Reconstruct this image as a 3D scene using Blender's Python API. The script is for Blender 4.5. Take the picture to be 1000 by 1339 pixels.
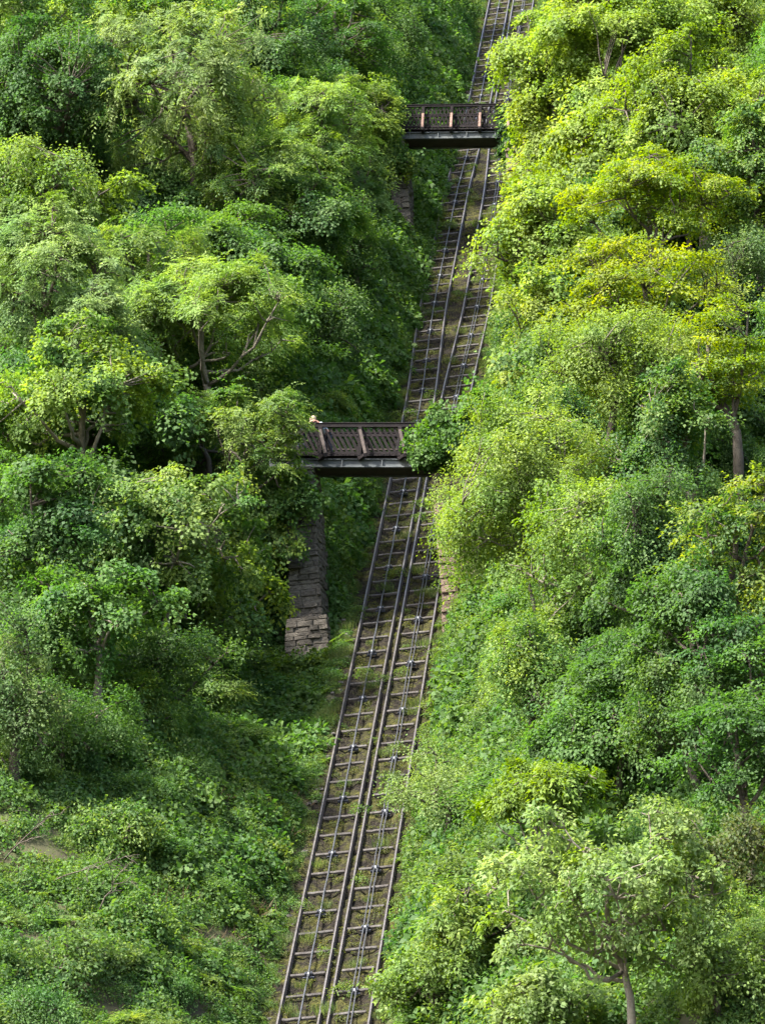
import bpy, bmesh, math, random
import numpy as np
from mathutils import Vector, Matrix

# ------------------------------------------------------------------ reset
for o in list(bpy.data.objects):
    bpy.data.objects.remove(o, do_unlink=True)
scene = bpy.context.scene
col = scene.collection
rnd = random.Random(7)
R = math.radians

# ------------------------------------------------------------------ camera
CAM = np.array([15.6264, -123.9918, -13.5681])
YAW, PITCH, ROLL, FPX = R(5.90875), R(12.44749), R(5.0), 6000.0      # focal length in pixels of the 1000 px wide photograph
cd = bpy.data.cameras.new('camera')
cd.sensor_fit = 'HORIZONTAL'; cd.sensor_width = 36.0
cd.lens = 36.0 * FPX / 1000.0
cd.clip_start = 1.0; cd.clip_end = 3000.0
cam = bpy.data.objects.new('camera', cd); col.objects.link(cam)
cam.location = CAM
scene.camera = cam
F_ = np.array([-math.sin(YAW) * math.cos(PITCH), math.cos(YAW) * math.cos(PITCH), math.sin(PITCH)])
R_ = np.array([math.cos(YAW), math.sin(YAW), 0.0])
U_ = np.cross(R_, F_)
R_, U_ = math.cos(ROLL) * R_ - math.sin(ROLL) * U_, math.cos(ROLL) * U_ + math.sin(ROLL) * R_     # the camera was held 5 degrees off level
cam.rotation_euler = Matrix((R_, U_, -F_)).transposed().to_euler()

# ------------------------------------------------------------------ sky and sun
SUN_EL, SUN_AZ = R(52), R(134)          # azimuth: degrees to the left of +Y (uphill)
w = bpy.data.worlds.new('World'); scene.world = w; w.use_nodes = True
nt = w.node_tree; nt.nodes.clear()
sky = nt.nodes.new('ShaderNodeTexSky'); sky.sky_type = 'NISHITA'; sky.sun_disc = False
sky.sun_elevation = SUN_EL; sky.sun_rotation = -SUN_AZ
sky.air_density = 1.0; sky.dust_density = 4.0; sky.ozone_density = .7
bgn = nt.nodes.new('ShaderNodeBackground'); bgn.inputs[1].default_value = 0.15
wo = nt.nodes.new('ShaderNodeOutputWorld')
nt.links.new(sky.outputs[0], bgn.inputs[0]); nt.links.new(bgn.outputs[0], wo.inputs[0])
sd = bpy.data.lights.new('sun', 'SUN'); sd.energy = 3.8; sd.angle = R(2.5); sd.color = (1.0, 0.955, 0.89)
sun = bpy.data.objects.new('sun', sd); col.objects.link(sun)
tosun = Vector((-math.sin(SUN_AZ) * math.cos(SUN_EL), math.cos(SUN_AZ) * math.cos(SUN_EL), math.sin(SUN_EL)))
sun.rotation_euler = (-tosun).to_track_quat('-Z', 'Y').to_euler()
sun.location = (-60, 40, 120)
vs = scene.view_settings
vs.view_transform = 'Standard'; vs.look = 'None'; vs.exposure = 2.25; vs.gamma = 1.0; vs.use_curve_mapping = False
scene.render.engine = 'CYCLES'
try:
    scene.cycles.max_bounces = 4; scene.cycles.diffuse_bounces = 3; scene.cycles.transmission_bounces = 2
    scene.cycles.glossy_bounces = 1; scene.cycles.transparent_max_bounces = 4
except Exception:
    pass

# ------------------------------------------------------------------ small maths
SL = math.tan(R(29.7))
def sstep(a, b, x):
    t = np.clip((np.asarray(x, float) - a) / (b - a), 0, 1); return t * t * (3 - 2 * t)
def wob(x, y, s, k=0.0):
    return (np.sin(x / s * 1.9 + 1.3 + k) * np.cos(y / s * 1.7 + .4 + 2 * k) + .5 * np.sin(x / s * 4.1 + y / s * 3.3 + k)
            + .35 * np.cos(y / s * 6.1 - x / s * 2.2 + 3 * k)) / 1.6
def zline(y):
    """height of the railway line: an even 29.7 degree gradient, level ground below and a plateau above"""
    y = np.asarray(y, float)
    lo = -15.3
    z = SL * y
    z = np.where(z < lo + 2, lo + 2 * np.exp((z - lo - 2) / 2.0), z)
    return np.where(y > 210, SL * 210 + (y - 210) * .15, z)
def cross(x, y):
    """height of the banks above the line"""
    x = np.asarray(x, float); y = np.asarray(y, float)
    up = sstep(10, 34, y)
    fade = sstep(-34, -14, y)
    dl = np.maximum(-x - 1.95, 0); dr = np.maximum(x - 1.85, 0)
    st = .72 + .75 * up
    capl = 4.6
    hl = capl * (1 - np.exp(-dl * st / capl)) * 1.15 + .28 * dl
    hr = 3.6 * (1 - np.exp(-dr * .85 / 3.6)) * 1.1 + .22 * dr
    n = wob(x, y, 6.0) * .55 + wob(x, y, 2.1, 2.0) * .2
    h = np.where(x < 0, hl, hr) + n * sstep(0.2, 3.0, np.maximum(dl, dr))
    return h * fade
def Z(x, y):
    return zline(y) + cross(x, y)

def ray(u, v):
    d = F_ + R_ * ((u - 500) / FPX) + U_ * ((669.5 - v) / FPX)
    return d
def on_ground(u, v, h=0.0):
    """first point along the pixel's ray that is h metres above the ground; returns point and pixels per metre"""
    d = ray(u, v)
    t = np.arange(70, 420, .2)
    P = CAM[None] + d[None] * t[:, None]
    dif = P[:, 2] - (Z(P[:, 0], P[:, 1]) + h)
    i = int(np.argmax(dif < 0))
    return P[i], FPX / t[i]
def at_y(u, v, y):
    d = ray(u, v); t = (y - CAM[1]) / d[1]
    return CAM + d * t, FPX / t
def proj(P):
    v_ = np.asarray(P, float) - CAM
    q = v_ @ F_
    return 500 + FPX * (v_ @ R_) / q, 669.5 - FPX * (v_ @ U_) / q, q

# ------------------------------------------------------------------ materials
def new_mat(name):
    m = bpy.data.materials.new(name); m.use_nodes = True
    n = m.node_tree.nodes; l = m.node_tree.links
    b = n['Principled BSDF']
    return m, n, l, b
def ramp(n, stops):
    r = n.new('ShaderNodeValToRGB')
    e = r.color_ramp.elements
    while len(e) > 1: e.remove(e[-1])
    e[0].position = stops[0][0]; e[0].color = (*stops[0][1], 1)
    for p, c in stops[1:]:
        k = e.new(p); k.color = (*c, 1)
    return r
_leaf = {}
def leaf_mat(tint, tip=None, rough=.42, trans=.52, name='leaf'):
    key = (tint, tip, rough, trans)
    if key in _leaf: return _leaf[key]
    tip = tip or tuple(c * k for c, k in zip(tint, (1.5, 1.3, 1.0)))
    m, n, l, b = new_mat(name)
    av = n.new('ShaderNodeAttribute'); av.attribute_name = 'var'
    at = n.new('ShaderNodeAttribute'); at.attribute_name = 'tip'
    oi = n.new('ShaderNodeObjectInfo')
    mx = n.new('ShaderNodeMix'); mx.data_type = 'RGBA'
    mx.inputs['A'].default_value = (*tint, 1); mx.inputs['B'].default_value = (*tip, 1)
    l.new(at.outputs['Fac'], mx.inputs['Factor'])
    hs = n.new('ShaderNodeHueSaturation')
    mr = n.new('ShaderNodeMapRange'); mr.inputs['To Min'].default_value = .74; mr.inputs['To Max'].default_value = 1.26
    l.new(av.outputs['Fac'], mr.inputs['Value']); l.new(mr.outputs[0], hs.inputs['Value'])
    mh = n.new('ShaderNodeMapRange'); mh.inputs['To Min'].default_value = .492; mh.inputs['To Max'].default_value = .508
    l.new(oi.outputs['Random'], mh.inputs['Value']); l.new(mh.outputs[0], hs.inputs['Hue'])
    tcn = n.new('ShaderNodeTexCoord'); nzz = n.new('ShaderNodeTexNoise'); nzz.inputs['Scale'].default_value = .55; nzz.inputs['Detail'].default_value = 3
    adv = n.new('ShaderNodeVectorMath'); adv.operation = 'ADD'
    l.new(tcn.outputs['Object'], adv.inputs[0]); l.new(oi.outputs['Location'], adv.inputs[1]); l.new(adv.outputs[0], nzz.inputs['Vector'])
    rv = ramp(n, [(.32, (.72, .86, .95)), (.5, (1, 1, 1)), (.68, (1.16, 1.1, 1.02))]); l.new(nzz.outputs['Fac'], rv.inputs[0])
    mv = n.new('ShaderNodeMix'); mv.data_type = 'RGBA'; mv.blend_type = 'MULTIPLY'; mv.inputs['Factor'].default_value = 1
    l.new(mx.outputs['Result'], mv.inputs['A']); l.new(rv.outputs[0], mv.inputs['B'])
    l.new(mv.outputs['Result'], hs.inputs['Color'])
    n.remove(b)
    b = n.new('ShaderNodeBsdfDiffuse'); l.new(hs.outputs[0], b.inputs['Color'])
    tr = n.new('ShaderNodeBsdfTranslucent')
    h2 = n.new('ShaderNodeHueSaturation'); h2.inputs['Hue'].default_value = .487; h2.inputs['Saturation'].default_value = 1.12
    h2.inputs['Value'].default_value = 1.5
    l.new(hs.outputs[0], h2.inputs['Color']); l.new(h2.outputs[0], tr.inputs[0])
    ms = n.new('ShaderNodeMixShader'); ms.inputs[0].default_value = trans
    l.new(b.outputs[0], ms.inputs[1]); l.new(tr.outputs[0], ms.inputs[2])
    gl = n.new('ShaderNodeBsdfGlossy'); gl.inputs['Roughness'].default_value = .7
    mg = n.new('ShaderNodeMixShader'); mg.inputs[0].default_value = .022
    l.new(ms.outputs[0], mg.inputs[1]); l.new(gl.outputs[0], mg.inputs[2])
    l.new(mg.outputs[0], n['Material Output'].inputs[0])
    _leaf[key] = m
    return m
def rough_mat(name, stops, scale=6.0, rough=.85, bump=.4, detail=8, rand=0.0, spec=.25, metal=0.0, bscale=None):
    """noise coloured surface with fine relief, optionally varied from object to object"""
    m, n, l, b = new_mat(name)
    tc = n.new('ShaderNodeTexCoord'); nz = n.new('ShaderNodeTexNoise')
    nz.inputs['Scale'].default_value = scale; nz.inputs['Detail'].default_value = detail; nz.inputs['Roughness'].default_value = .62
    oi = n.new('ShaderNodeObjectInfo')
    ad = n.new('ShaderNodeVectorMath'); ad.operation = 'ADD'
    l.new(tc.outputs['Object'], ad.inputs[0]); l.new(oi.outputs['Location'], ad.inputs[1])
    l.new(ad.outputs[0], nz.inputs['Vector'])
    r = ramp(n, stops); l.new(nz.outputs['Fac'], r.inputs[0])
    hs = n.new('ShaderNodeHueSaturation')
    mr = n.new('ShaderNodeMapRange'); mr.inputs['To Min'].default_value = 1 - rand; mr.inputs['To Max'].default_value = 1 + rand
    l.new(oi.outputs['Random'], mr.inputs['Value']); l.new(mr.outputs[0], hs.inputs['Value'])
    l.new(r.outputs[0], hs.inputs['Color']); l.new(hs.outputs[0], b.inputs['Base Color'])
    n2 = n.new('ShaderNodeTexNoise'); n2.inputs['Scale'].default_value = bscale or scale * 5; n2.inputs['Detail'].default_value = 6
    l.new(ad.outputs[0], n2.inputs['Vector'])
    bp = n.new('ShaderNodeBump'); bp.inputs['Strength'].default_value = bump; bp.inputs['Distance'].default_value = .04
    l.new(n2.outputs['Fac'], bp.inputs['Height']); l.new(bp.outputs[0], b.inputs['Normal'])
    b.inputs['Roughness'].default_value = rough; b.inputs['Specular IOR Level'].default_value = spec
    b.inputs['Metallic'].default_value = metal
    return m
M = {}
M['soil'] = rough_mat('soil', [(.3, (.028, .024, .014)), (.5, (.05, .05, .022)), (.7, (.03, .05, .014))], .9, .95, .6)
M['bark'] = rough_mat('bark', [(.3, (.045, .037, .028)), (.6, (.09, .076, .06)), (.8, (.07, .078, .04))], 5, .9, .7)
M['pale_bark'] = rough_mat('pale_bark', [(.3, (.09, .078, .06)), (.55, (.17, .15, .118)), (.8, (.12, .12, .08))], 6, .9, .6)
M['steel_rail'] = rough_mat('steel_rail', [(.3, (.022, .015, .012)), (.7, (.045, .034, .028))], 3, .65, .15, spec=.2, metal=.0)
M['rail_head'] = rough_mat('rail_head', [(.3, (.065, .058, .052)), (.7, (.125, .115, .106))], 3, .38, .05, spec=.5, metal=.3)
M['tie'] = rough_mat('tie_steel', [(.3, (.022, .017, .014)), (.5, (.042, .036, .031)), (.7, (.074, .068, .061))], 4, .62, .3, rand=.25, spec=.4)
M['cable'] = rough_mat('greased_cable', [(.3, (.028, .03, .034)), (.7, (.06, .062, .07))], 4, .45, .2, spec=.5)
M['iron'] = rough_mat('black_iron', [(.3, (.014, .015, .02)), (.7, (.04, .045, .06))], 9, .4, .2, spec=.5)
M['wheel'] = rough_mat('worn_wheel', [(.3, (.14, .15, .17)), (.7, (.3, .31, .33))], 9, .35, .2, spec=.6, metal=.5)
M['dark_timber'] = rough_mat('tarred_timber', [(.3, (.006, .005, .0055)), (.55, (.012, .0095, .0098)), (.8, (.02, .016, .0155))], 7, .75, .4, rand=.2, spec=.12)
M['orange_timber'] = rough_mat('orange_timber', [(.3, (.08, .046, .034)), (.55, (.16, .1, .076)), (.8, (.125, .085, .068))], 7, .75, .4, rand=.15)  # orange-brown timber of the upper footbridge's braces
M['grey_timber'] = rough_mat('weathered_and_lit_timber', [(.3, (.018, .014, .011)), (.55, (.04, .03, .025)), (.8, (.065, .052, .043))], 7, .75, .4, rand=.2)
M['girder'] = rough_mat('painted_girder', [(.25, (.02, .023, .024)), (.5, (.06, .069, .071)), (.75, (.11, .12, .12))], 1.6, .55, .15)
M['soffit'] = rough_mat('girder_underside', [(.3, (.03, .026, .024)), (.7, (.06, .052, .045))], 3, .8, .2)
M['stone'] = rough_mat('grey_stone', [(.28, (.03, .027, .021)), (.45, (.07, .061, .05)), (.6, (.112, .1, .082)), (.72, (.05, .056, .028))], 3.5, .92, .9, rand=.3)
M['red_stone'] = rough_mat('red_stone', [(.28, (.05, .034, .026)), (.45, (.1, .072, .055)), (.6, (.14, .105, .082)), (.75, (.075, .078, .04))], 3.5, .92, .9, rand=.3)
M['mortar'] = rough_mat('mortar', [(.3, (.06, .055, .045)), (.7, (.12, .11, .09))], 8, .95, .6)
M['rock'] = rough_mat('bare_rock', [(.28, (.04, .03, .022)), (.5, (.1, .072, .054)), (.72, (.15, .115, .09))], 1.6, .92, 1.0)
M['loose_stone'] = rough_mat('loose_stone', [(.3, (.06, .055, .045)), (.7, (.15, .14, .125))], 5, .9, .5, rand=.3)
# moss, mud and stone of the bed between the rails
def bed_mat():
    m, n, l, b = new_mat('track_bed')
    tc = n.new('ShaderNodeTexCoord')
    a = n.new('ShaderNodeTexNoise'); a.inputs['Scale'].default_value = 1.5; a.inputs['Detail'].default_value = 9; a.inputs['Roughness'].default_value = .68
    c = n.new('ShaderNodeTexNoise'); c.inputs['Scale'].default_value = 7.0; c.inputs['Detail'].default_value = 6
    vo = n.new('ShaderNodeTexVoronoi'); vo.inputs['Scale'].default_value = 11
    for t in (a, c, vo): l.new(tc.outputs['Object'], t.inputs['Vector'])
    r1 = ramp(n, [(.34, (.008, .0065, .0045)), (.46, (.017, .014, .0095)), (.53, (.028, .028, .009)), (.66, (.055, .055, .012))])
    l.new(a.outputs['Fac'], r1.inputs[0])
    r2 = ramp(n, [(.35, (.45, .45, .45)), (.7, (1.25, 1.2, 1.15))]); l.new(c.outputs['Fac'], r2.inputs[0])
    mx = n.new('ShaderNodeMix'); mx.data_type = 'RGBA'; mx.blend_type = 'MULTIPLY'; mx.inputs['Factor'].default_value = 1
    l.new(r1.outputs[0], mx.inputs['A']); l.new(r2.outputs[0], mx.inputs['B'])
    l.new(mx.outputs['Result'], b.inputs['Base Color'])
    bp = n.new('ShaderNodeBump'); bp.inputs['Strength'].default_value = .9; bp.inputs['Distance'].default_value = .08
    l.new(vo.outputs['Distance'], bp.inputs['Height']); l.new(bp.outputs[0], b.inputs['Normal'])
    b.inputs['Roughness'].default_value = .95; b.inputs['Specular IOR Level'].default_value = .15
    return m
M['bed'] = bed_mat()

# ------------------------------------------------------------------ object helpers
def link(name, me, mat=None, parent=None):
    o = bpy.data.objects.new(name, me); col.objects.link(o)
    if mat is not None and me is not None and not me.materials: me.materials.append(mat)
    if parent is not None: o.parent = parent
    return o
def tag(o, label, cat, group=None, kind=None):
    o['label'] = label; o['category'] = cat
    if group: o['group'] = group
    if kind: o['kind'] = kind
    return o
def empty(name, loc, label, cat, group=None):
    o = bpy.data.objects.new(name, None); col.objects.link(o); o.location = loc
    o.empty_display_size = .3
    return tag(o, label, cat, group)
def pydata(name, V, F, smooth=False):
    me = bpy.data.meshes.new(name); me.from_pydata([tuple(v) for v in V], [], [tuple(f) for f in F]); me.update()
    if smooth: me.polygons.foreach_set('use_smooth', [True] * len(me.polygons))
    return me
BOXF = [(0, 3, 2, 1), (4, 5, 6, 7), (0, 1, 5, 4), (1, 2, 6, 5), (2, 3, 7, 6), (3, 0, 4, 7)]
def box_vf(x0, x1, y0, y1, z0, z1):
    return [(x0, y0, z0), (x1, y0, z0), (x1, y1, z0), (x0, y1, z0), (x0, y0, z1), (x1, y0, z1), (x1, y1, z1), (x0, y1, z1)], BOXF
def bar_vf(a, b, wx, wy, side=None):
    """square bar from a to b; wx is its width along 'side', wy its depth"""
    a = np.array(a, float); b = np.array(b, float); d = b - a; d /= np.linalg.norm(d)
    s = np.array(side if side is not None else (1, 0, 0), float); s -= d * (s @ d); s /= np.linalg.norm(s)
    t = np.cross(d, s)
    V = []
    for p in (a, b):
        for i, j in ((-1, -1), (1, -1), (1, 1), (-1, 1)): V.append(p + s * wx / 2 * i + t * wy / 2 * j)
    return V, BOXF
def join_vf(parts):
    V = []; F = []
    for v, f in parts:
        k = len(V); V += [tuple(p) for p in v]; F += [tuple(i + k for i in q) for q in f]
    return V, F
def bevel_obj(me, wd):
    bm = bmesh.new(); bm.from_mesh(me)
    bmesh.ops.bevel(bm, geom=bm.edges[:], offset=wd, segments=1, affect='EDGES', profile=.5)
    bm.to_mesh(me); bm.free(); return me
def tube_vf(path, rad, n=6):
    path = np.array(path, float); rad = np.array(rad, float)
    t = np.gradient(path, axis=0); t /= np.linalg.norm(t, axis=1)[:, None] + 1e-9
    ref = np.array([.31, .17, .93]) if abs(t[0][2]) < .85 else np.array([.9, .3, .1])
    s = np.cross(t, ref); s /= np.linalg.norm(s, axis=1)[:, None] + 1e-9
    q = np.cross(t, s)
    an = np.arange(n) * 2 * math.pi / n
    V = (path[:, None] + rad[:, None, None] * (np.cos(an)[None, :, None] * s[:, None] + np.sin(an)[None, :, None] * q[:, None])).reshape(-1, 3)
    m = len(path); F = []
    for i in range(m - 1):
        for j in range(n):
            k = (j + 1) % n
            F.append((i * n + j, i * n + k, (i + 1) * n + k, (i + 1) * n + j))
    F.append(tuple(range(n - 1, -1, -1))); F.append(tuple(range((m - 1) * n, m * n)))
    return V, F

# ------------------------------------------------------------------ foliage
def unit(a): return a / (np.linalg.norm(a, axis=-1, keepdims=True) + 1e-9)
def leaves_mesh(name, P, D, N, Ln, Wd, var, tip):
    """one folded four-corner leaf for each base point P, pointing along D, facing N"""
    n = len(P)
    D = unit(D); S = unit(np.cross(D, N)); N2 = np.cross(S, D)
    Ln = Ln[:, None]; Wd = Wd[:, None]
    V = np.empty((n, 4, 3), np.float32)
    V[:, 0] = P
    V[:, 1] = P + D * Ln * .45 + S * Wd * .5 + N2 * Wd * .16
    V[:, 2] = P + D * Ln - N2 * Ln * .1
    V[:, 3] = P + D * Ln * .45 - S * Wd * .5 + N2 * Wd * .16
    me = bpy.data.meshes.new(name)
    me.vertices.add(n * 4); me.vertices.foreach_set('co', V.ravel())
    me.loops.add(n * 4); me.loops.foreach_set('vertex_index', np.arange(n * 4, dtype=np.int32))
    me.polygons.add(n); me.polygons.foreach_set('loop_start', np.arange(0, n * 4, 4, dtype=np.int32))
    a = me.attributes.new('var', 'FLOAT', 'FACE'); a.data.foreach_set('value', var.astype(np.float32))
    a = me.attributes.new('tip', 'FLOAT', 'FACE'); a.data.foreach_set('value', tip.astype(np.float32))
    me.update(); me.validate()
    return me

# leaf habit of each kind: length, width, thickness of a spray, axis (up, out), droop, disorder, leaves per clump, radius of clump
KIND = {
    'sycamore': dict(L=.128, W=.108, th=.16, ax=(.8, .7), droop=.6, dis=.34, m=185, r=.62, pin=0),
    'ash':      dict(L=.145, W=.052, th=.2, ax=(.7, .6), droop=.55, dis=.4, m=200, r=.62, pin=9),
    'cherry':   dict(L=.19, W=.075, th=.2, ax=(.45, .7), droop=.8, dis=.4, m=110, r=.7, pin=11),
    'beech':    dict(L=.115, W=.08, th=.07, ax=(1., .22), droop=.28, dis=.26, m=165, r=.72, pin=0),
    'fine':     dict(L=.1, W=.062, th=.28, ax=(.65, .6), droop=.55, dis=.5, m=185, r=.55, pin=0),
    'rhodo':    dict(L=.15, W=.062, th=.14, ax=(.8, .6), droop=.5, dis=.5, m=110, r=.42, pin=0),
    'ivy':      dict(L=.12, W=.11, th=.14, ax=(.12, 1.), droop=.35, dis=.35, m=130, r=.5, pin=0),
    'oak':      dict(L=.14, W=.085, th=.16, ax=(.8, .5), droop=.35, dis=.55, m=95, r=.42, pin=0),
    'shrub':    dict(L=.105, W=.065, th=.26, ax=(.5, .7), droop=.5, dis=.65, m=120, r=.42, pin=0),
}
def clump_leaves(rg, C, O, rad, kd, dens, tipness):
    """leaves of all clumps: C centres, O outward directions, rad radii"""
    n = len(C); m = max(8, int(kd['m'] * dens))
    up = np.array([0, 0, 1.0])
    A = unit(kd['ax'][0] * up + kd['ax'][1] * O + rg.normal(0, .22, (n, 3)))
    X = O + rg.normal(0, .45, (n, 3)); X = unit(X - A * np.sum(X * A, axis=1, keepdims=True)); Y = np.cross(A, X)      # X: the way the bough grows
    ctip = np.clip(rg.normal(tipness, .28, n), 0, 1); cvar = rg.normal(.5, .13, n)
    if kd['pin']:
        q = kd['pin']; k = max(3, m // q)
        th = rg.uniform(0, 2 * math.pi, (n, k)); tl = rg.uniform(-.25, .75, (n, k)); ln = rg.uniform(.55, 1.1, (n, k)) * rad[:, None]
        d = unit(np.cos(th)[..., None] * X[:, None] + np.sin(th)[..., None] * Y[:, None] + tl[..., None] * A[:, None])
        o = C[:, None] + rg.normal(0, .22, (n, k, 3)) * rad[:, None, None]
        s = np.linspace(.15, 1, q)
        side = np.where(np.arange(q) % 2 == 0, 1.0, -1.0); side[-1] = 0
        P = o[:, :, None] + d[:, :, None] * (ln[..., None] * s)[..., None] - up * ((s ** 2)[None, None] * ln[..., None] * kd['droop'] * .6)[..., None]
        sd = unit(np.cross(d, A[:, None] + rg.normal(0, .25, (n, k, 3))))
        dd = d[:, :, None] * .65 + sd[:, :, None] * side[None, None, :, None] - up * .35 + rg.normal(0, .15, P.shape)
        N = A[:, None, None] + rg.normal(0, kd['dis'], P.shape)
        P = P.reshape(-1, 3); D = dd.reshape(-1, 3); N = N.reshape(-1, 3); per = k * q
        t2 = np.tile(s, n * k) * .35
    else:
        per = m
        rho = np.sqrt(rg.uniform(0, 1, (n, m))); th = rg.uniform(0, 2 * math.pi, (n, m))
        rd = np.cos(th)[..., None] * X[:, None] + np.sin(th)[..., None] * Y[:, None]
        rr = rad[:, None] * (1 + .25 * np.sin(3 * th + rg.uniform(0, 6, (n, 1))))
        hgt = -kd['droop'] * rho ** 2 * rad[:, None] * .7 + rg.normal(0, kd['th'], (n, m)) * rad[:, None] * 1.3
        el = kd.get('el', 1.45)
        rd2 = (np.cos(th) * el)[..., None] * X[:, None] + (np.sin(th) / el ** .8)[..., None] * Y[:, None]
        hgt = hgt - .3 * (np.cos(th) * rho) * np.abs(np.cos(th) * rho) * rad[:, None]
        P = C[:, None] + rd2 * (rho * rr)[..., None] + A[:, None] * hgt[..., None]
        D = rd + rg.normal(0, .55, P.shape) - up * .35
        N = A[:, None] + rd * (rho * kd['droop'])[..., None] + rg.normal(0, kd['dis'], P.shape)
        P = P.reshape(-1, 3); D = D.reshape(-1, 3); N = N.reshape(-1, 3)
        t2 = rho.ravel() * .25
    sz = rg.uniform(.7, 1.25, len(P)) * np.repeat(rg.uniform(.78, 1.2, n), per)
    var = np.clip(np.repeat(cvar, per) + rg.normal(0, .2, len(P)), 0, 1)
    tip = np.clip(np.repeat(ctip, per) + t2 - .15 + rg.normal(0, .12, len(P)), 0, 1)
    return P, D, N, kd['L'] * sz, kd['W'] * sz, var, tip

TREES = []
def crown_points(rg, rx, ry, rz, kd, zcut=-.55, cover=1.0, lumps=7, openf=0.0, rscale=1.0):
    """clump centres on a billowing hull made of overlapping lobes, with inner clumps and stray sprigs; thinner on the side turned away uphill"""
    S = np.array([rx, ry, rz])
    cr = kd['r'] * rscale
    nlb = int(np.clip(6 + rx * rz * 1.2, 8, 26)) + lumps // 3
    ld = unit(rg.normal(0, 1, (nlb, 3)) + np.array([0, -.25, .15]))
    ld[:, 2] = np.where(ld[:, 2] < zcut, -ld[:, 2] * .6, ld[:, 2])
    lr = rg.uniform(.18, .46, nlb)
    lc = ld * (rg.uniform(.78, 1.14, nlb) - lr * .9)[:, None]
    ne = 6                                   # boughs that reach out past the rest of the crown
    ed = unit(rg.normal(0, 1, (ne, 3)) * np.array([1, .8, .8]) + np.array([0, -.2, .2])); ed[:, 2] = np.where(ed[:, 2] < zcut, .1, ed[:, 2])
    lc = np.vstack([lc, ed * rg.uniform(.88, 1.14, (ne, 1)), [[0, 0, 0.0]]]); lr = np.concatenate([lr, rg.uniform(.14, .24, ne), [.58]])
    flat = .66
    C = []; O = []; Kl = []
    for c, r_ in zip(lc, lr):
        sa = 4 * math.pi * r_ * r_ * (rx * rz + rx * ry + ry * rz) / 3
        n = int(max(5, cover * sa / (cr * cr * 2.0)))
        d = unit(rg.normal(0, 1, (n, 3)) + np.array([0, 0, .25]))
        p_ = c + d * r_ * np.array([1, 1, flat]) * rg.uniform(.8, 1.12, (n, 1))
        dist = np.linalg.norm((p_[:, None] - lc[None]) / np.array([1, 1, flat]), axis=2) / lr[None]
        inside = (dist < .86).sum(1) > 0
        keep = (~inside | (rg.random(n) < .14)) & (p_[:, 2] > zcut + rg.normal(0, .08, n)) & ((p_[:, 1] < .3) | (rg.random(n) < .4))
        if openf > 0: keep &= ~((p_[:, 1] < -.05) & (p_[:, 2] < .25) & (rg.random(n) < openf))
        C.append(p_[keep]); O.append((d * .7 + unit(p_) * .5)[keep])
    C = np.vstack(C); O = np.vstack(O)
    k1 = rg.uniform(3, 6, (3, 3)); f1 = rg.uniform(0, 6.28, 3)
    C = C + .085 * np.sin(C @ k1 + f1) + rg.normal(0, .035, C.shape)          # ragged rather than domed
    stray = rg.random(len(C)) < .1
    C = np.where(stray[:, None], C * rg.uniform(1.05, 1.28, (len(C), 1)), C)
    C = C * np.minimum(1, 1.24 / (np.linalg.norm(C, axis=1, keepdims=True) + 1e-6))
    rad = cr * rg.uniform(.6, 1.35, len(C)) * np.where(stray, .62, 1)
    return C * S, unit(O / S), rad
def limbs_mesh(rg, name, base, C, rad0, lean=None, nl=7, wig=.25, visible=1.0):
    """tapered trunk from the ground to the crown, limbs and twigs that reach the clumps; C relative to crown centre at origin"""
    parts = []
    base = np.array(base, float)
    H = -base[2]
    top = np.array([0, 0, max(0.25, C[:, 2].max() * .45)])
    ts = np.linspace(0, 1, 9)
    ph = rg.uniform(0, 6.28, (2, 3)); am = rg.normal(0, wig, (2, 3)) * np.array([1, 1, .15])
    ctl = (am[0] * np.sin(ts[:, None] * 4 + ph[0]) + .5 * am[1] * np.sin(ts[:, None] * 9 + ph[1])) * np.sin(ts * math.pi)[:, None] * (.4 + .12 * H)
    tp = base[None] * (1 - ts)[:, None] + top[None] * ts[:, None] + ctl
    tr = rad0 * (1 - .8 * ts) + .02; tr[0] *= 1.35
    parts.append(tube_vf(tp, tr, 8))
    idx = [int(rg.integers(len(C)))]
    dist = np.linalg.norm(C - C[idx[0]], axis=1)
    for _ in range(min(nl, len(C) - 1) - 1):
        i = int(np.argmax(dist)); idx.append(i); dist = np.minimum(dist, np.linalg.norm(C - C[i], axis=1))
    nodes = []
    for i in idx:
        f = rg.uniform(.45, .9); k = f * 8; a = int(k); s = tp[a] * (1 - (k - a)) + tp[min(8, a + 1)] * (k - a)
        e = C[i] * .86
        q = np.linspace(0, 1, 7)
        pth = s[None] * (1 - q)[:, None] + e[None] * q[:, None] + (rg.normal(0, 1, (1, 3)) * np.sin(q * 5 + rg.uniform(0, 6))[:, None] + .35 * rg.normal(0, 1, (7, 3))) * (wig * np.sin(q * math.pi)[:, None]) * .6
        pth[:, 2] -= np.sin(q * math.pi) * .12 * np.linalg.norm(e - s)
        r0 = rad0 * .5 * (1 - .5 * f)
        parts.append(tube_vf(pth, r0 * (1 - .82 * q) + .012, 6))
        for j in range(1, 7): nodes.append((pth[j], r0 * (1 - .82 * q[j]) + .012))
    NP = np.array([p for p, _ in nodes]); NR = np.array([r for _, r in nodes])
    for c in C:
        if rg.random() > visible: continue
        i = int(np.argmin(np.linalg.norm(NP - c, axis=1) + .25 * (np.linalg.norm(NP, axis=1) > np.linalg.norm(c))))
        s = NP[i]; q = np.linspace(0, 1, 4)
        pth = s[None] * (1 - q)[:, None] + c[None] * q[:, None] + rg.normal(0, .08, (4, 3)) * np.sin(q * math.pi)[:, None]
        parts.append(tube_vf(pth, np.minimum(NR[i], .045) * (1 - .75 * q) + .006, 4))
    V, F = join_vf(parts)
    return pydata(name, V, F, True)
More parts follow.
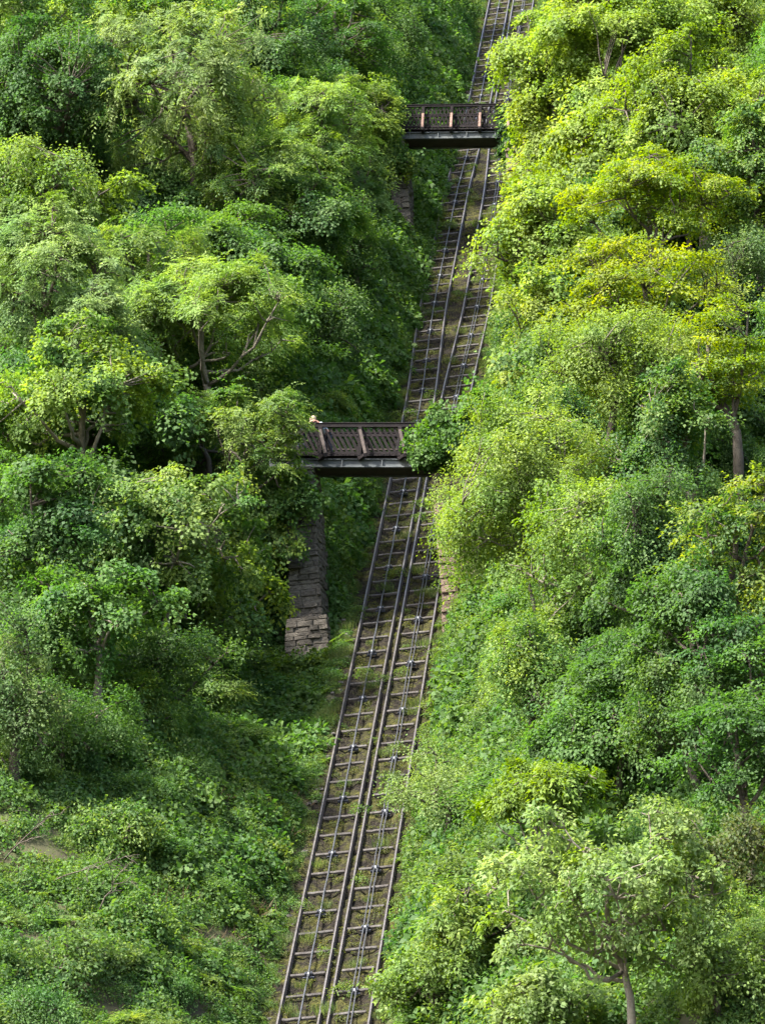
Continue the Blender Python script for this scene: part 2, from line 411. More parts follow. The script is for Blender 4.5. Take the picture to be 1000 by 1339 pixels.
def build_tree(name, cat, label, loc, base, rx, ry, rz, kind, tint, tip=None, dens=1.0, tipness=.2, seed=0, zcut=-1.0, cover=1.0, openf=0.0,
               rad0=None, bark='bark', group=None, lumps=7, nl=7, wig=.25, rscale=1.0, lscale=1.0, stems=1, trans=.52):
    """loc: crown centre in the world; base: trunk foot in the world"""
    rg = np.random.default_rng(seed)
    kd = dict(KIND[kind]); kd['L'] *= lscale; kd['W'] *= lscale
    C, O, rad = crown_points(rg, rx, ry, rz, kd, zcut, cover, lumps, openf, rscale)
    foot = np.array(base, float)
    if kind != 'ivy':                        # the line is kept clear: boughs that would hang over the tracks are cut back
        wx = C[:, 0] + loc[0]; ok = wx > 1.35 + rad * .6 if loc[0] > 0 else wx < -2.1 - rad * .6
        if ok.sum() > 12: C, O, rad = C[ok], O[ok], rad[ok]
    root = empty(name, foot, label, cat, group)
    off = np.array(loc, float) - foot
    P, D, N, Ln, Wd, var, tp = clump_leaves(rg, C, O, rad, kd, dens, tipness)
    cm = leaves_mesh('crown', P + off, D, N, Ln, Wd, var, tp)
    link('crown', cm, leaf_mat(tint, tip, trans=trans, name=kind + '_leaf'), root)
    if rad0 is None: rad0 = .045 * (rz + .3 * off[2]) + .03
    for s in range(stems):
        b2 = -off + (rg.normal(0, .35, 3) * np.array([1, 1, 0]) if s else 0)
        sub = C if stems == 1 else C[s::stems]
        tm = limbs_mesh(rg, 'trunk', b2, sub, rad0 / (stems ** .5), nl=max(3, nl // stems) if stems > 1 else nl, wig=wig)
        tm.transform(Matrix.Translation(Vector(off)))
        link('trunk' if stems == 1 else 'stem', tm, M[bark], root)
    return root, len(P)

# ================================================================== the setting
def structure(o):
    o['kind'] = 'structure'; return o
_cross0 = cross
def cross(x, y):
    """the banks, with a hollow dug out on the left in front of the lower bridge's pier"""
    x = np.asarray(x, float); y = np.asarray(y, float)
    h = _cross0(x, y)
    hol = sstep(13, 22, y) * (1 - sstep(29.5, 31.5, y)) * sstep(-9.5, -4.4, x) * (1 - sstep(-2.0, -1.6, x))
    h = h - 5.0 * sstep(7.5, 13, x) * (1 - sstep(20, 32, x)) * sstep(2, 16, y) * (1 - sstep(36, 50, y))       # wooded hollow on the right
    return h * (1 - .95 * hol) - .9 * hol * sstep(1.9, 2.5, -x)
xs = np.unique(np.concatenate([np.arange(-14, 14.01, .4), np.linspace(-150, -14, 40), np.linspace(14, 150, 40), [-1.9, -1.75, 1.75, 1.9]]))
ys = np.unique(np.concatenate([np.arange(-30, 150.01, .8), np.linspace(-170, -30, 40), np.linspace(150, 420, 50)]))
XX, YY = np.meshgrid(xs, ys)
ZZ = Z(XX, YY) - .22 * (1 - sstep(1.55, 1.85, np.abs(XX))) * (YY < 190)
V = np.stack([XX, YY, ZZ], -1).reshape(-1, 3); nx = len(xs)
Fq = [(j * nx + i, j * nx + i + 1, (j + 1) * nx + i + 1, (j + 1) * nx + i) for j in range(len(ys) - 1) for i in range(nx - 1)]
structure(link('hillside', pydata('hillside', V, Fq, True), M['soil']))

Y0, Y1 = -22.0, 172.0
bx = np.arange(-1.85, 1.851, .1233); by = np.arange(Y0, Y1, .3)
rg0 = np.random.default_rng(3)
XX, YY = np.meshgrid(bx, by)
ZZ = zline(YY) - .02 + .05 * wob(XX, YY, .7, 1.) + .035 * rg0.normal(0, 1, XX.shape) - .1 * (np.abs(np.abs(XX) - .72) < .3)
ZZ -= .25 * sstep(1.6, 1.85, np.abs(XX))
V = np.stack([XX, YY, ZZ], -1).reshape(-1, 3); nx = len(bx)
Fq = [(j * nx + i, j * nx + i + 1, (j + 1) * nx + i + 1, (j + 1) * nx + i) for j in range(len(by) - 1) for i in range(nx - 1)]
structure(link('track_bed', pydata('track_bed', V, Fq, True), M['bed']))

# ------------------------------------------------------------------ the two tracks
TILT = math.atan(SL)
def bulge(y): return .26 * sstep(50, 66, y) * (1 - sstep(80, 98, y))
RAILH = .11
def rail_mesh(xc, side):
    """flat-bottomed rail: profile swept along the line; the worn head has its own bright top face"""
    yy = np.arange(Y0, Y1, 2.0)
    xo = xc + side * bulge(yy)
    prof = [(-.06, .0), (.06, .0), (.06, .015), (.011, .03), (.011, RAILH - .05), (.03, RAILH - .036), (.03, RAILH - .004), (.024, RAILH),
            (-.024, RAILH), (-.03, RAILH - .004), (-.03, RAILH - .036), (-.011, RAILH - .05), (-.011, .03), (-.06, .015)]
    n = len(prof); V = []; F = []
    for y, x in zip(yy, xo):
        z0 = float(zline(y)) + .05
        for a, b in prof: V.append((x + a, y - b * math.sin(TILT), z0 + b * math.cos(TILT)))
    for i in range(len(yy) - 1):
        for j in range(n):
            k = (j + 1) % n; F.append((i * n + j, i * n + k, (i + 1) * n + k, (i + 1) * n + j))
    me = pydata('rail', V, F)
    me.materials.append(M['steel_rail']); me.materials.append(M['rail_head'])
    for p in me.polygons:
        if p.index % n in (7,): p.material_index = 1
    return me
def cable_mesh(xc, side, zoff=.13):
    yy = np.arange(Y0, Y1, 1.0)
    pts = [(xc + side * bulge(y) + .008 * math.sin(y * 3), y, float(zline(y)) + zoff + .015 * math.sin(y * 1.9)) for y in yy]
    return pydata('haulage_cable', *tube_vf(pts, [.027 if side < 0 else .018] * len(pts), 6), True)
sp = 1.5 * math.cos(TILT)
def tie_mesh(w0, seed):
    r_ = random.Random(seed)
    sk = 0.0
    V = []; n = 7
    for i in range(n):
        f = i / (n - 1) - .5; x = f * w0; y = sk * x + r_.uniform(-.008, .008); dz = r_.uniform(-.006, .006)
        for a, b in ((-.05, -.06), (.05, -.06), (.05, .0), (.032, .022), (-.032, .022), (-.05, .0)):
            V.append((x, y + a, b + dz))
    F = []
    for i in range(n - 1):
        for j in range(6):
            k = (j + 1) % 6; F.append((i * 6 + j, (i + 1) * 6 + j, (i + 1) * 6 + k, i * 6 + k))
    F.append((0, 1, 2, 3, 4, 5)); F.append((41, 40, 39, 38, 37, 36))
    return pydata('sleeper', V, F)
TIES = [tie_mesh(.98, 1), tie_mesh(.94, 2), tie_mesh(.99, 3), tie_mesh(.9, 4)]
for t in TIES: t.materials.append(M['tie'])
# a guide roller: cheek plates, axle, grooved wheel
def lathe_x(prof, n=14):
    V = []; F = []
    for x, r_ in prof:
        for j in range(n): V.append((x, r_ * math.cos(j * 2 * math.pi / n), r_ * math.sin(j * 2 * math.pi / n)))
    for i in range(len(prof) - 1):
        for j in range(n):
            k = (j + 1) % n; F.append((i * n + j, i * n + k, (i + 1) * n + k, (i + 1) * n + j))
    F.append(tuple(range(n - 1, -1, -1))); F.append(tuple(range((len(prof) - 1) * n, len(prof) * n)))
    return V, F
wheel_me = pydata('wheel', *lathe_x([(-.05, .11), (-.04, .125), (-.02, .085), (.02, .085), (.04, .125), (.05, .11)])); wheel_me.materials.append(M['wheel'])
brk = [box_vf(-.125, -.085, -.09, .09, -.12, .07), box_vf(.085, .125, -.09, .09, -.12, .07), lathe_x([(-.15, .022), (.15, .022)], 8),
       box_vf(-.2, .2, -.15, -.1, -.13, -.05), box_vf(-.2, .2, .1, .15, -.13, -.05)]
brk_me = pydata('bracket', *join_vf(brk)); brk_me.materials.append(M['iron'])
NT = int((Y1 - 20 - Y0 - 1) / sp)
def build_track(side, label):
    xc = side * .7
    root = empty('railway_track', (0, 0, 0), label, 'railway track', 'the two parallel tracks of the cliff railway')
    link('rail', rail_mesh(side * .13, side), None, root)
    link('rail', rail_mesh(side * 1.275, side), None, root)
    if side < 0: link('haulage_cable', cable_mesh(xc + .02, side), M['cable'], root)
    else:
        link('haulage_cable', cable_mesh(xc - .03, side), M['cable'], root); link('haulage_cable', cable_mesh(xc + .08, side), M['cable'], root)
    r_ = random.Random(5 + side)
    for i in range(NT):
        y = Y0 + 1.3 + i * sp + r_.uniform(-.03, .03)
        o = link('sleeper', TIES[r_.randrange(4)], None, root)
        xo = side * float(bulge(y)); zl = float(zline(y))
        o.location = (xc + xo + r_.uniform(-.015, .015), y, zl + .085)
        o.rotation_euler = (TILT, 0, r_.uniform(-.012, .012))
        if (i + (1 if side > 0 else 0)) % 3 == 0:
            b = link('guide_roller', brk_me, None, root)
            b.location = (xc + xo + .025, y - .1, zl + .06); b.rotation_euler = (TILT, 0, 0); b.scale = (.8, .8, .8)
            wv = link('wheel', wheel_me, None, b)
            if side > 0: wv.location = (0, 0, 0)
    return root
build_track(-1, 'left railway track of steel rails with a single cable running up its middle')
build_track(1, 'right railway track of steel rails with a pair of thin cables up its middle')

# ------------------------------------------------------------------ stone blocks
def stone_mesh(seed):
    r_ = random.Random(seed)
    me = pydata('stone', *box_vf(-.5, .5, -.5, .5, -.5, .5))
    bm = bmesh.new(); bm.from_mesh(me)
    bmesh.ops.bevel(bm, geom=bm.edges[:], offset=.09, segments=1, affect='EDGES', profile=.6)
    for v in bm.verts:
        v.co += Vector((r_.uniform(-.045, .045), r_.uniform(-.06, .06), r_.uniform(-.05, .05)))
    bm.to_mesh(me); bm.free(); return me
ST_G = [stone_mesh(i) for i in range(7)]
ST_R = [m.copy() for m in ST_G]
for m in ST_G: m.materials.append(M['stone'])
for m in ST_R: m.materials.append(M['red_stone'])
def masonry(root, z0, z1, lo, hi, meshes, seed, hmin=.15, hmax=.26, wmin=.28, wmax=.62, right=True, left=False, depth=.3):
    """battered masonry: lo/hi = (x0, x1, yfront, yback) at the foot and the head; each block its own object"""
    r_ = random.Random(seed)
    z = z0; ol = root.location.copy()
    def at(zz):
        f = (zz - z0) / (z1 - z0); return [a * (1 - f) + b * f for a, b in zip(lo, hi)]
    while z < z1 - .05:
        h = min(r_.uniform(hmin, hmax), z1 - z)
        x0, x1, yf, yb = at(z + h / 2)
        x = x0
        while x < x1 - .02:
            wd = r_.uniform(wmin, wmax)
            if x1 - x - wd < .15: wd = x1 - x
            o = link('stone', r_.choice(meshes), None, root)
            o.location = Vector((x + wd / 2, yf + depth / 2 + r_.uniform(-.09, .06), z + h / 2)) - ol
            o.scale = (wd - .02, depth, h - .018); o.rotation_euler = (0, r_.uniform(-.02, .02), r_.uniform(-.03, .03))
            x += wd
        for flag, xx in ((right, x1), (left, x0)):
            if not flag: continue
            y = yf + depth
            while y < yb - .05:
                wd = min(r_.uniform(wmin, wmax), yb - y)
                o = link('stone', r_.choice(meshes), None, root)
                s = -1 if xx == x1 else 1
                o.location = Vector((xx + s * .12 + r_.uniform(-.03, .03), y + wd / 2, z + h / 2)) - ol
                o.scale = (.26, wd - .02, h - .018)
                y += wd
        z += h
    x0, x1, yf, yb = lo; a0, a1, af, ab = hi
    q = .07
    Vc = [(x0 + q, yf + q, z0), (x1 - q, yf + q, z0), (x1 - q, yb, z0), (x0 + q, yb, z0), (a0 + q, af + q, z1 - .02), (a1 - q, af + q, z1 - .02), (a1 - q, ab, z1 - .02), (a0 + q, ab, z1 - .02)]
    link('mortar_core', pydata('mortar_core', Vc, BOXF), M['mortar'], root).location = -ol

# ------------------------------------------------------------------ the two footbridges
def part(name, vf, mat, parent, bevel=0):
    me = pydata(name, *vf)
    if bevel: bevel_obj(me, bevel)
    return link(name, me, mat, parent)
def footbridge(yb0, zb0, slope, wid, x0, x1, zs, label, post0, pstep, style, brace_mat, skew):
    """zs: heights of rail top, rail underside, bottom rail, girder top, girder underside"""
    zrt, zru, zbr, zgt, zgb = zs
    root = empty('footbridge', (0, yb0, zb0), label, 'footbridge', 'footbridges over the railway')
    root.rotation_euler = (0, slope, 0); yc = 0.0
    yf, yb = -wid / 2, wid / 2
    for s, y in ((-1, yf), (1, yb)):
        vf = join_vf([box_vf(x0, x1, y - .02, y + .02, zgb + .035, zgt - .03), box_vf(x0, x1, y - .11, y + .11, zgb, zgb + .034),
                      box_vf(x0, x1, y - .11, y + .11, zgt - .029, zgt)])
        g = part('girder', vf, M['girder'], root)
        n = int((x1 - x0) / pstep)
        for i in range(n + 1):
            xx = post0 + i * pstep - .6
            if x0 + .1 < xx < x1 - .1:
                part('stiffener', box_vf(xx - .02, xx + .02, *((y - .1, y - .021) if s < 0 else (y + .021, y + .1)), zgb + .036, zgt - .031), M['girder'], g)
    part('soffit', box_vf(x0, x1, yf + .115, yb - .115, zgb + .04, zgb + .07), M['soffit'], root)
    # deck planks across the bridge, each its own board
    nx_ = int((x1 - x0) / .2); me = bevel_obj(pydata('deck_plank', *box_vf(-.095, .095, -wid / 2 - .18, wid / 2 + .18, 0, .05)), .006)
    me.materials.append(M['dark_timber'])
    zd = zgt + .085
    for i in range(nx_):
        o = link('deck_plank', me, None, root); o.location = (x0 + .1 + i * .2, yc + rnd.uniform(-.012, .012), zd + rnd.uniform(-.003, .003))
    for y in (yf + .04, yb - .04): part('bearer', box_vf(x0, x1, y - .05, y + .05, zgt + .002, zd - .002), M['dark_timber'], root)
    bl = zru - zbr
    for s, y in ((-1, yf - .02), (1, yb + .02)):
        rl = part('railing', box_vf(x0, x1, y - .045, y + .045, zbr - .05, zbr + .04), M['dark_timber'], root, .006)
        part('top_rail', box_vf(x0, x1, y - .06, y + .06, zru, zrt - .035), M['dark_timber'], rl, .008)
        part('capping', box_vf(x0 - .03, x1, y - .085, y + .085, zrt - .034, zrt), M['dark_timber'], rl, .008)
        if s > 0: part('mid_rail', box_vf(x0, x1, y - .03, y + .03, (zru + zbr) / 2 - .02, (zru + zbr) / 2 + .03), M['grey_timber'], rl, .005)  # lighter timber on the far mid rail stands for its lit top
        run = .42 if style == 'slant' else .34
        bars = [pydata('lattice_bar', *bar_vf((-run / 2, 0, bl - .041), (run / 2, 0, .041), .08 if style == 'slant' else .05, .022, (1, 0, 0)))]
        if style == 'cross': bars.append(pydata('lattice_bar', *bar_vf((run / 2, .024, bl - .041), (-run / 2, .024, .041), .055, .022, (1, 0, 0))))
        for b in bars: b.materials.append(M['dark_timber'])
        st = .185 if style == 'slant' else .18
        for i in range(int((x1 - x0 - run) / st)):
            for b in bars:
                o = link('lattice_bar', b, None, rl); o.location = (x0 + run / 2 + .06 + i * st, y, zbr)
        pme = bevel_obj(pydata('post', *box_vf(-.065, .065, -.05, .05, zd - .1 - zbr, zru - zbr - .002)), .008); pme.materials.append(M['dark_timber'])
        k = post0
        while k < x1 - .1:
            if k > x0 + .05:
                o = link('post', pme, None, rl); o.location = (k, y + s * .1, zbr)
                # raking brace down to the end of an outrigger beam
                a = (k, y + s * .17, zru - .12 - (0 if style == 'slant' else .22)); b_ = (k + skew, y + s * .58, zd - .02)
                part('brace', bar_vf(a, b_, .11, .075, (1, 0, 0)), brace_mat, rl, .008)
                part('outrigger', bar_vf((k + skew * .0, y + s * .02, zd - .09), (k + skew, y + s * .68, zd - .09), .13, .12, (1, 0, 0)), M['dark_timber'], rl, .008)
            k += pstep
    return root, zd + .05

def zpx(v, y, u=450): return float(at_y(u, v, y)[0][2])
def xpx(u, v, y): return float(at_y(u, v, y)[0][0])
SLOPE1, SLOPE2 = R(6.45), R(6.3)          # both footbridges belong to a path that climbs to the left
def local_z(u, v, y, zb, sl):             # height of a pixel in the sloping bridge's own frame
    P = at_y(u, v, y)[0]; return float(P[0] * math.sin(sl) + (P[2] - zb) * math.cos(sl))
def local_x(u, v, y, zb, sl):
    P = at_y(u, v, y)[0]; return float(P[0] * math.cos(sl) - (P[2] - zb) * math.sin(sl))
B1, W1 = 30.0, 1.45
ZB1 = float(zline(B1)) + 5.0
yf = B1 - W1 / 2
zs1 = tuple(local_z(460, v, yf, ZB1, SLOPE1) for v in (553, 559, 592.5, 600.5, 611.5))
lower_bridge, deck1 = footbridge(B1, ZB1, SLOPE1, W1, local_x(398, 580, yf, ZB1, SLOPE1) - 1.2, 4.0, zs1, 'dark timber footbridge over the tracks with people on it and ivy at one end',
    local_x(419, 580, yf, ZB1, SLOPE1), 1.385, 'slant', M['grey_timber'], .27)
B2, W2 = 73.5, 1.5
ZB2 = float(zline(B2)) + 5.2
yf2 = B2 - W2 / 2
zs2 = tuple(local_z(592, v, yf2, ZB2, SLOPE2) for v in (136, 139.5, 165, 172.5, 181))
x20, x21 = local_x(527, 150, yf2, ZB2, SLOPE2), local_x(660, 150, yf2, ZB2, SLOPE2)
upper_bridge, deck2 = footbridge(B2, ZB2, SLOPE2, W2, x20 - .8, x21 + 1.6, zs2, 'dark footbridge higher up the hill with crossed lattice sides and orange braces',
    local_x(553.7, 150, yf2, ZB2, SLOPE2), 1.285, 'cross', M['orange_timber'], .02)
def under(zb, sl, z, x): return zb + (z - x * math.sin(sl)) / math.cos(sl)      # world height of local z at world x

# piers and abutments
yp = B1 - 1.5
g1 = float(zline(yp))
p = empty('bridge_pier', (-3.2, yp, g1 - .9), 'tall grey stone pier carrying the left end of the ivy-draped footbridge', 'pier')
xr = xpx(420, 780, yp)
masonry(p, zpx(872, yp - .4, 400), under(ZB1, SLOPE1, zs1[4], xr) - .05, (xr - 1.2, xr + .03, yp - .4, B1 + 1.1), (xr - .95, xr, yp + .3, B1 + 1.1), ST_G, 11)
q = empty('pier_footing', (xr, yp - 1, g1 - 1.2), 'weathered stone footing bulging out at the base of the tall grey pier', 'pier footing')
masonry(q, zpx(890, yp - 1, 400), zpx(806, yp - .7, 400), (xpx(366, 860, yp - 1), xpx(431, 860, yp - 1), yp - 1, yp - .35), (xpx(374, 810, yp - .7), xpx(428, 810, yp - .7), yp - .7, yp - .2), ST_G, 12, hmin=.12, hmax=.22)
p = empty('bridge_abutment', (2.5, B1 - 1, g1), 'reddish stone abutment beside the right track below the ivy on the footbridge', 'abutment')
masonry(p, g1 - .6, under(ZB1, SLOPE1, zs1[4], 3.4) - .05, (1.56, 2.9, B1 - 1.2, B1 + 1.2), (1.58, 2.9, B1 - 1.0, B1 + 1.2), ST_R, 13, hmin=.2, hmax=.36, wmin=.35, wmax=.75, right=False, left=True)
p = empty('retaining_wall', (2.2, B1 - 3, g1), 'low red stone retaining wall running downhill from the red abutment', 'wall')
masonry(p, float(zline(B1 - 3.2)) - .5, float(zline(B1 - 2.0)) + .5, (1.6, 2.1, B1 - 2.9, B1 - 1.25), (1.66, 2.1, B1 - 2.8, B1 - 1.25), ST_R, 14, hmin=.2, hmax=.34, wmin=.35, wmax=.8, right=False, left=True)
yq = B2 - 1.2; g2 = float(zline(yq)); xq = xpx(535.5, 270, yq)
p = empty('bridge_pier', (xq, yq, g2), 'narrow stone pier under the left end of the upper footbridge', 'pier')
masonry(p, g2 - .8, under(ZB2, SLOPE2, zs2[4], xq) - .05, (xq - .8, xq + .02, yq - .2, B2 + 1), (xq - .8, xq, yq + .2, B2 + 1), ST_G, 15)
p = empty('bridge_abutment', (3, yq, g2), 'stone abutment under the right end of the upper footbridge', 'abutment')
masonry(p, g2 - .8, under(ZB2, SLOPE2, zs2[4], 4.0) - .05, (2.15, 4.0, yq - .1, B2 + 1), (2.2, 4.0, yq + .1, B2 + 1), ST_R, 16, right=False, left=True, hmin=.22, hmax=.36, wmin=.4, wmax=.8)

# ================================================================== trees
NLEAF = 0
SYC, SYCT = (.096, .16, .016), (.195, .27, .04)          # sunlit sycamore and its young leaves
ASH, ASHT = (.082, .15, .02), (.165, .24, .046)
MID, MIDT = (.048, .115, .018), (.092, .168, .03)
DRK, DRKT = (.034, .088, .016), (.056, .122, .022)  # darker leaf greens; on the right-hand hollow's trees they stand in for shade
GLD, GLDT = (.084, .144, .014), (.205, .255, .028)
PAL, PALT = (.08, .14, .034), (.165, .235, .075)
GRY, GRYT = (.054, .115, .026), (.115, .18, .05)
FIN, FINT = (.09, .156, .018), (.18, .252, .044)
def T(label, u, v, rxp, rzp, kind, cl, h=None, cat='tree', name=None, dx=0, dy=0, fy=.85, yfix=None, **kw):
    """a tree whose crown is seen round pixel (u, v), standing on the hillside below it"""
    global NLEAF
    d0 = FPX / on_ground(u, v, 4.0)[1]; rz0 = rzp * d0 / FPX
    if h is None: h = rz0 * .8 + .6
    P, s = on_ground(u, v, h) if yfix is None else at_y(u, v, yfix)
    rx, rz = rxp / s * 1.12, rzp / s * 1.12
    ry = min(rx, rz * 1.3) * fy
    bx_, by_ = P[0] + dx, P[1] + dy + .3 * ry
    base = (bx_, by_, float(Z(bx_, by_)) - .15)
    kw.setdefault('seed', int(u * 7 + v * 13)); kw.setdefault('tint', cl[0]); kw.setdefault('tip', cl[1])
    r_, n = build_tree(name or {'sycamore': 'sycamore_tree', 'ash': 'ash_tree', 'cherry': 'cherry_tree', 'beech': 'beech_tree', 'fine': 'broadleaf_tree', 'rhodo': 'rhododendron_bush',
                        'oak': 'oak_tree', 'shrub': 'shrub', 'ivy': 'ivy_mass'}[kind], cat, label, P, base, rx, ry, rz, kind, **kw)
    NLEAF += n
    return r_
# --- left of the line
T('domed ash tree with a bright crown and bare forked limbs beside the lower footbridge', 268, 440, 122, 88, 'ash', (ASH, ASHT), h=5.6, tipness=.55, zcut=-.25, openf=.7, bark='pale_bark', cover=1.15, nl=9, rad0=.17, wig=.35)
T('mid-green ash tree reaching to the left end of the lower footbridge', 336, 592, 56, 70, 'ash', (MID, ASHT), yfix=27.2, tipness=.3, cover=1.15, dx=-2.6)
T('sycamore with bright flat leaf tiers in front of the domed ash', 112, 535, 108, 88, 'sycamore', (MID, (.165, .245, .036)), h=6.0, tipness=.5, cover=.8, bark='pale_bark', rscale=.9, zcut=-.4)
T('wide sycamore with bare pale limbs above the stone pier footing', 205, 700, 148, 92, 'sycamore', (MID, ASHT), h=5.2, tipness=.35, cover=.62, openf=.3, bark='pale_bark', nl=10, rad0=.16, wig=.4, rscale=.9)
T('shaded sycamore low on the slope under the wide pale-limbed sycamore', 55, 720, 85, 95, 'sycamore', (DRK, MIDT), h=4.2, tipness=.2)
T('grey-green whitebeam leaning in beside the shaded sycamore', 8, 905, 62, 92, 'fine', (GRY, GRYT), h=2.9, tipness=.4, cover=1.1, zcut=-1)
T('pale feathery ash tree behind the tiered sycamore', 62, 372, 105, 88, 'ash', (ASH, PALT), h=6.5, tipness=.5, cover=1.1)
T('greyish ash tree with whitish young leaves between two brighter ashes', 112, 420, 48, 48, 'ash', (GRY, PALT), h=6.2, tipness=.6, cover=1.1)
T('rounded bright sycamore above the pale feathery ash', 55, 262, 92, 62, 'sycamore', (ASH, ASHT), h=6.0, tipness=.25)
T('small dark-leaved tree in the gap behind the domed ash', 195, 345, 62, 52, 'ash', (MID, ASHT), h=4.8, tipness=.3)
T('tall cherry with long drooping yellow-green sprays on the upper hillside', 232, 120, 105, 118, 'cherry', (ASH, PALT), h=7.5, tipness=.45, cover=1.0)
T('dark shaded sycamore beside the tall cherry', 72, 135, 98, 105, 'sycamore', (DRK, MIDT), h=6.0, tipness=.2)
T('tree with a bare horizontal limb at the upper edge of the wood', 30, 25, 85, 62, 'sycamore', (MID, SYCT), h=6.5, tipness=.3, cover=.7, bark='pale_bark', openf=.4)
T('bright ash tree standing next to the ivy on the upper footbridge', 425, 182, 72, 76, 'ash', (ASH, ASHT), h=5.2, tipness=.5, cover=1.15)
T('leafy ash crown rising over the ivy at the upper footbridge', 476, 158, 40, 46, 'ash', (ASH, ASHT), yfix=71.5, tipness=.45, cover=1.2, dx=-1.5)
T('ash sapling with pale shoots just downhill of the upper footbridge', 470, 245, 44, 52, 'ash', (MID, PALT), h=3.6, tipness=.4)
T('leafy ash between the tall cherry and the bright ash', 335, 230, 78, 66, 'ash', (MID, ASHT), h=5.6, tipness=.45)
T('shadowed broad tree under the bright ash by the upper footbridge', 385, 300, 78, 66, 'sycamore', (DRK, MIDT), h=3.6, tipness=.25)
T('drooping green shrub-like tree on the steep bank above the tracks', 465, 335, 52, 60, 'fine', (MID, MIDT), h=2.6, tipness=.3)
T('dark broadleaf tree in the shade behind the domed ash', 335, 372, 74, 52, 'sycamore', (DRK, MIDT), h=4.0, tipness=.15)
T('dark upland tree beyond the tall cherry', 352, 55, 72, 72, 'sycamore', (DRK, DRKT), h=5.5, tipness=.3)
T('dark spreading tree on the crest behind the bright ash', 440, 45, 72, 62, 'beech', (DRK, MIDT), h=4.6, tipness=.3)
T('small tree on the bank edge near the top of the cutting', 505, 55, 46, 58, 'fine', (DRK, MIDT), h=2.6, tipness=.3)
T('bushy low tree hugging the bank between the two footbridges', 430, 430, 52, 66, 'fine', (DRK, MIDT), h=2.2, tipness=.25)
T('small sycamore filling the slope under the dark broadleaf tree', 305, 335, 55, 45, 'sycamore', (MID, MIDT), h=4.6, tipness=.3)
T('pale-shooted ash at the foot of the rounded bright sycamore', 205, 410, 40, 38, 'ash', (ASH, PALT), h=5.6, tipness=.4)
T('feathery ash in front of the trunk of the domed ash', 262, 572, 74, 52, 'ash', (MID, ASHT), h=4.4, tipness=.3, cover=1.1)
T('leafy sycamore low on the slope below the wide pale-limbed one', 120, 815, 92, 68, 'sycamore', (MID, MIDT), h=3.4, tipness=.3, bark='pale_bark', cover=.9)
T('shaded sycamore spreading tiers over the ivy-covered rock', 275, 790, 76, 52, 'sycamore', (MID, SYCT), h=3.4, tipness=.35, bark='pale_bark', cover=.85)
T('dark shrubby tree under the sycamores near the bare rock', 205, 880, 80, 52, 'fine', (DRK, MIDT), h=1.9, tipness=.2)
T('shaded thicket tree at the foot of the grey-green whitebeam', 75, 940, 72, 60, 'fine', (DRK, MIDT), h=1.9, tipness=.2)
# --- right of the line
T('great bright sycamore beside the track above the upper footbridge', 806, 85, 120, 98, 'sycamore', (SYC, SYCT), h=6.5, tipness=.55, cover=1.15)
T('bright sycamore leaning over the right end of the upper footbridge', 736, 180, 60, 88, 'sycamore', (SYC, SYCT), h=5.2, tipness=.55, cover=1.15)
T('broad green sycamore up the slope behind the golden-tipped beech', 905, 150, 95, 92, 'sycamore', (SYC, SYCT), h=7.0, tipness=.2)
T('deeper green sycamore behind the broad green sycamore', 985, 250, 75, 90, 'sycamore', (MID, SYCT), h=6.5, tipness=.15)
T('yellow-green sycamore at the top of the slope beside the great bright one', 905, 35, 95, 62, 'sycamore', (SYC, SYCT), h=6.0, tipness=.25)
T('fresh green sycamore overhanging the right track between the footbridges', 712, 318, 72, 82, 'sycamore', (SYC, SYCT), h=5.0, tipness=.55, cover=1.15)
T('golden-tipped beech on the slope above the tracks', 850, 268, 92, 62, 'beech', (GLD, GLDT), h=7.0, tipness=.3, cover=1.25)
T('lower golden-tipped beech under the first golden one', 832, 372, 98, 58, 'beech', (GLD, GLDT), h=6.4, tipness=.2, cover=1.2)
T('pale oak-leaved tree in the shade beyond the golden beeches', 965, 355, 56, 56, 'fine', (GRY, PALT), h=6.0, tipness=.3)
T('bright leafy tree overhanging the track above the ivy-draped footbridge', 708, 440, 64, 62, 'sycamore', (SYC, SYCT), h=4.2, tipness=.4, cover=1.15, lscale=.8)
T('fresh green tree between the golden beech and the great airy tree', 800, 475, 96, 72, 'fine', (FIN, FINT), h=6.8, tipness=.3, cover=1.15)
T('layered beech with a thick grey trunk and yellow sprays', 930, 470, 78, 66, 'beech', (GLD, GLDT), h=6.0, tipness=.25, cover=1.3, rad0=.24, dx=.6, zcut=-1)
T('great airy tree with fine bright leaves beside the red abutment', 702, 650, 108, 112, 'fine', (FIN, FINT), h=5.4, tipness=.4, cover=1.25, rad0=.1, bark='pale_bark', stems=3, zcut=-.95)
T('lower half-shaded tree leaning from the great airy tree', 765, 730, 86, 92, 'fine', (FIN, FINT), h=3.6, tipness=.2, cover=1.1, bark='pale_bark', zcut=-1.1)
T('bright leafy spray of saplings reaching over the red abutment', 612, 712, 46, 58, 'fine', (FIN, FINT), yfix=26.4, tipness=.4, cover=1.1, dx=1.2, lscale=.9, cat='sapling', name='leafy_sapling')
T('tree coloured dark for shade with a slim pale trunk in the right-hand wood', 868, 590, 80, 92, 'sycamore', (DRK, SYCT), h=5.6, tipness=.15, bark='pale_bark', lscale=.85, zcut=-.9)  # leaf colour darkened to stand in for shade
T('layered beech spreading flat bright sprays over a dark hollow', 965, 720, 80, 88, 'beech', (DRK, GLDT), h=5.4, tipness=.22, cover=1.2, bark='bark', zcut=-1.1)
T('shadowed tree in the dark hollow below the layered beech', 860, 770, 70, 72, 'sycamore', (DRK, MIDT), h=3.6, tipness=.2, lscale=.8)  # dark tint carries the hollow's shade in the leaf colour
T('low dark beech with flat tiers at the bottom of the hollow', 965, 985, 62, 66, 'beech', (DRK, DRKT), h=4.0, tipness=.4, cover=1.0)
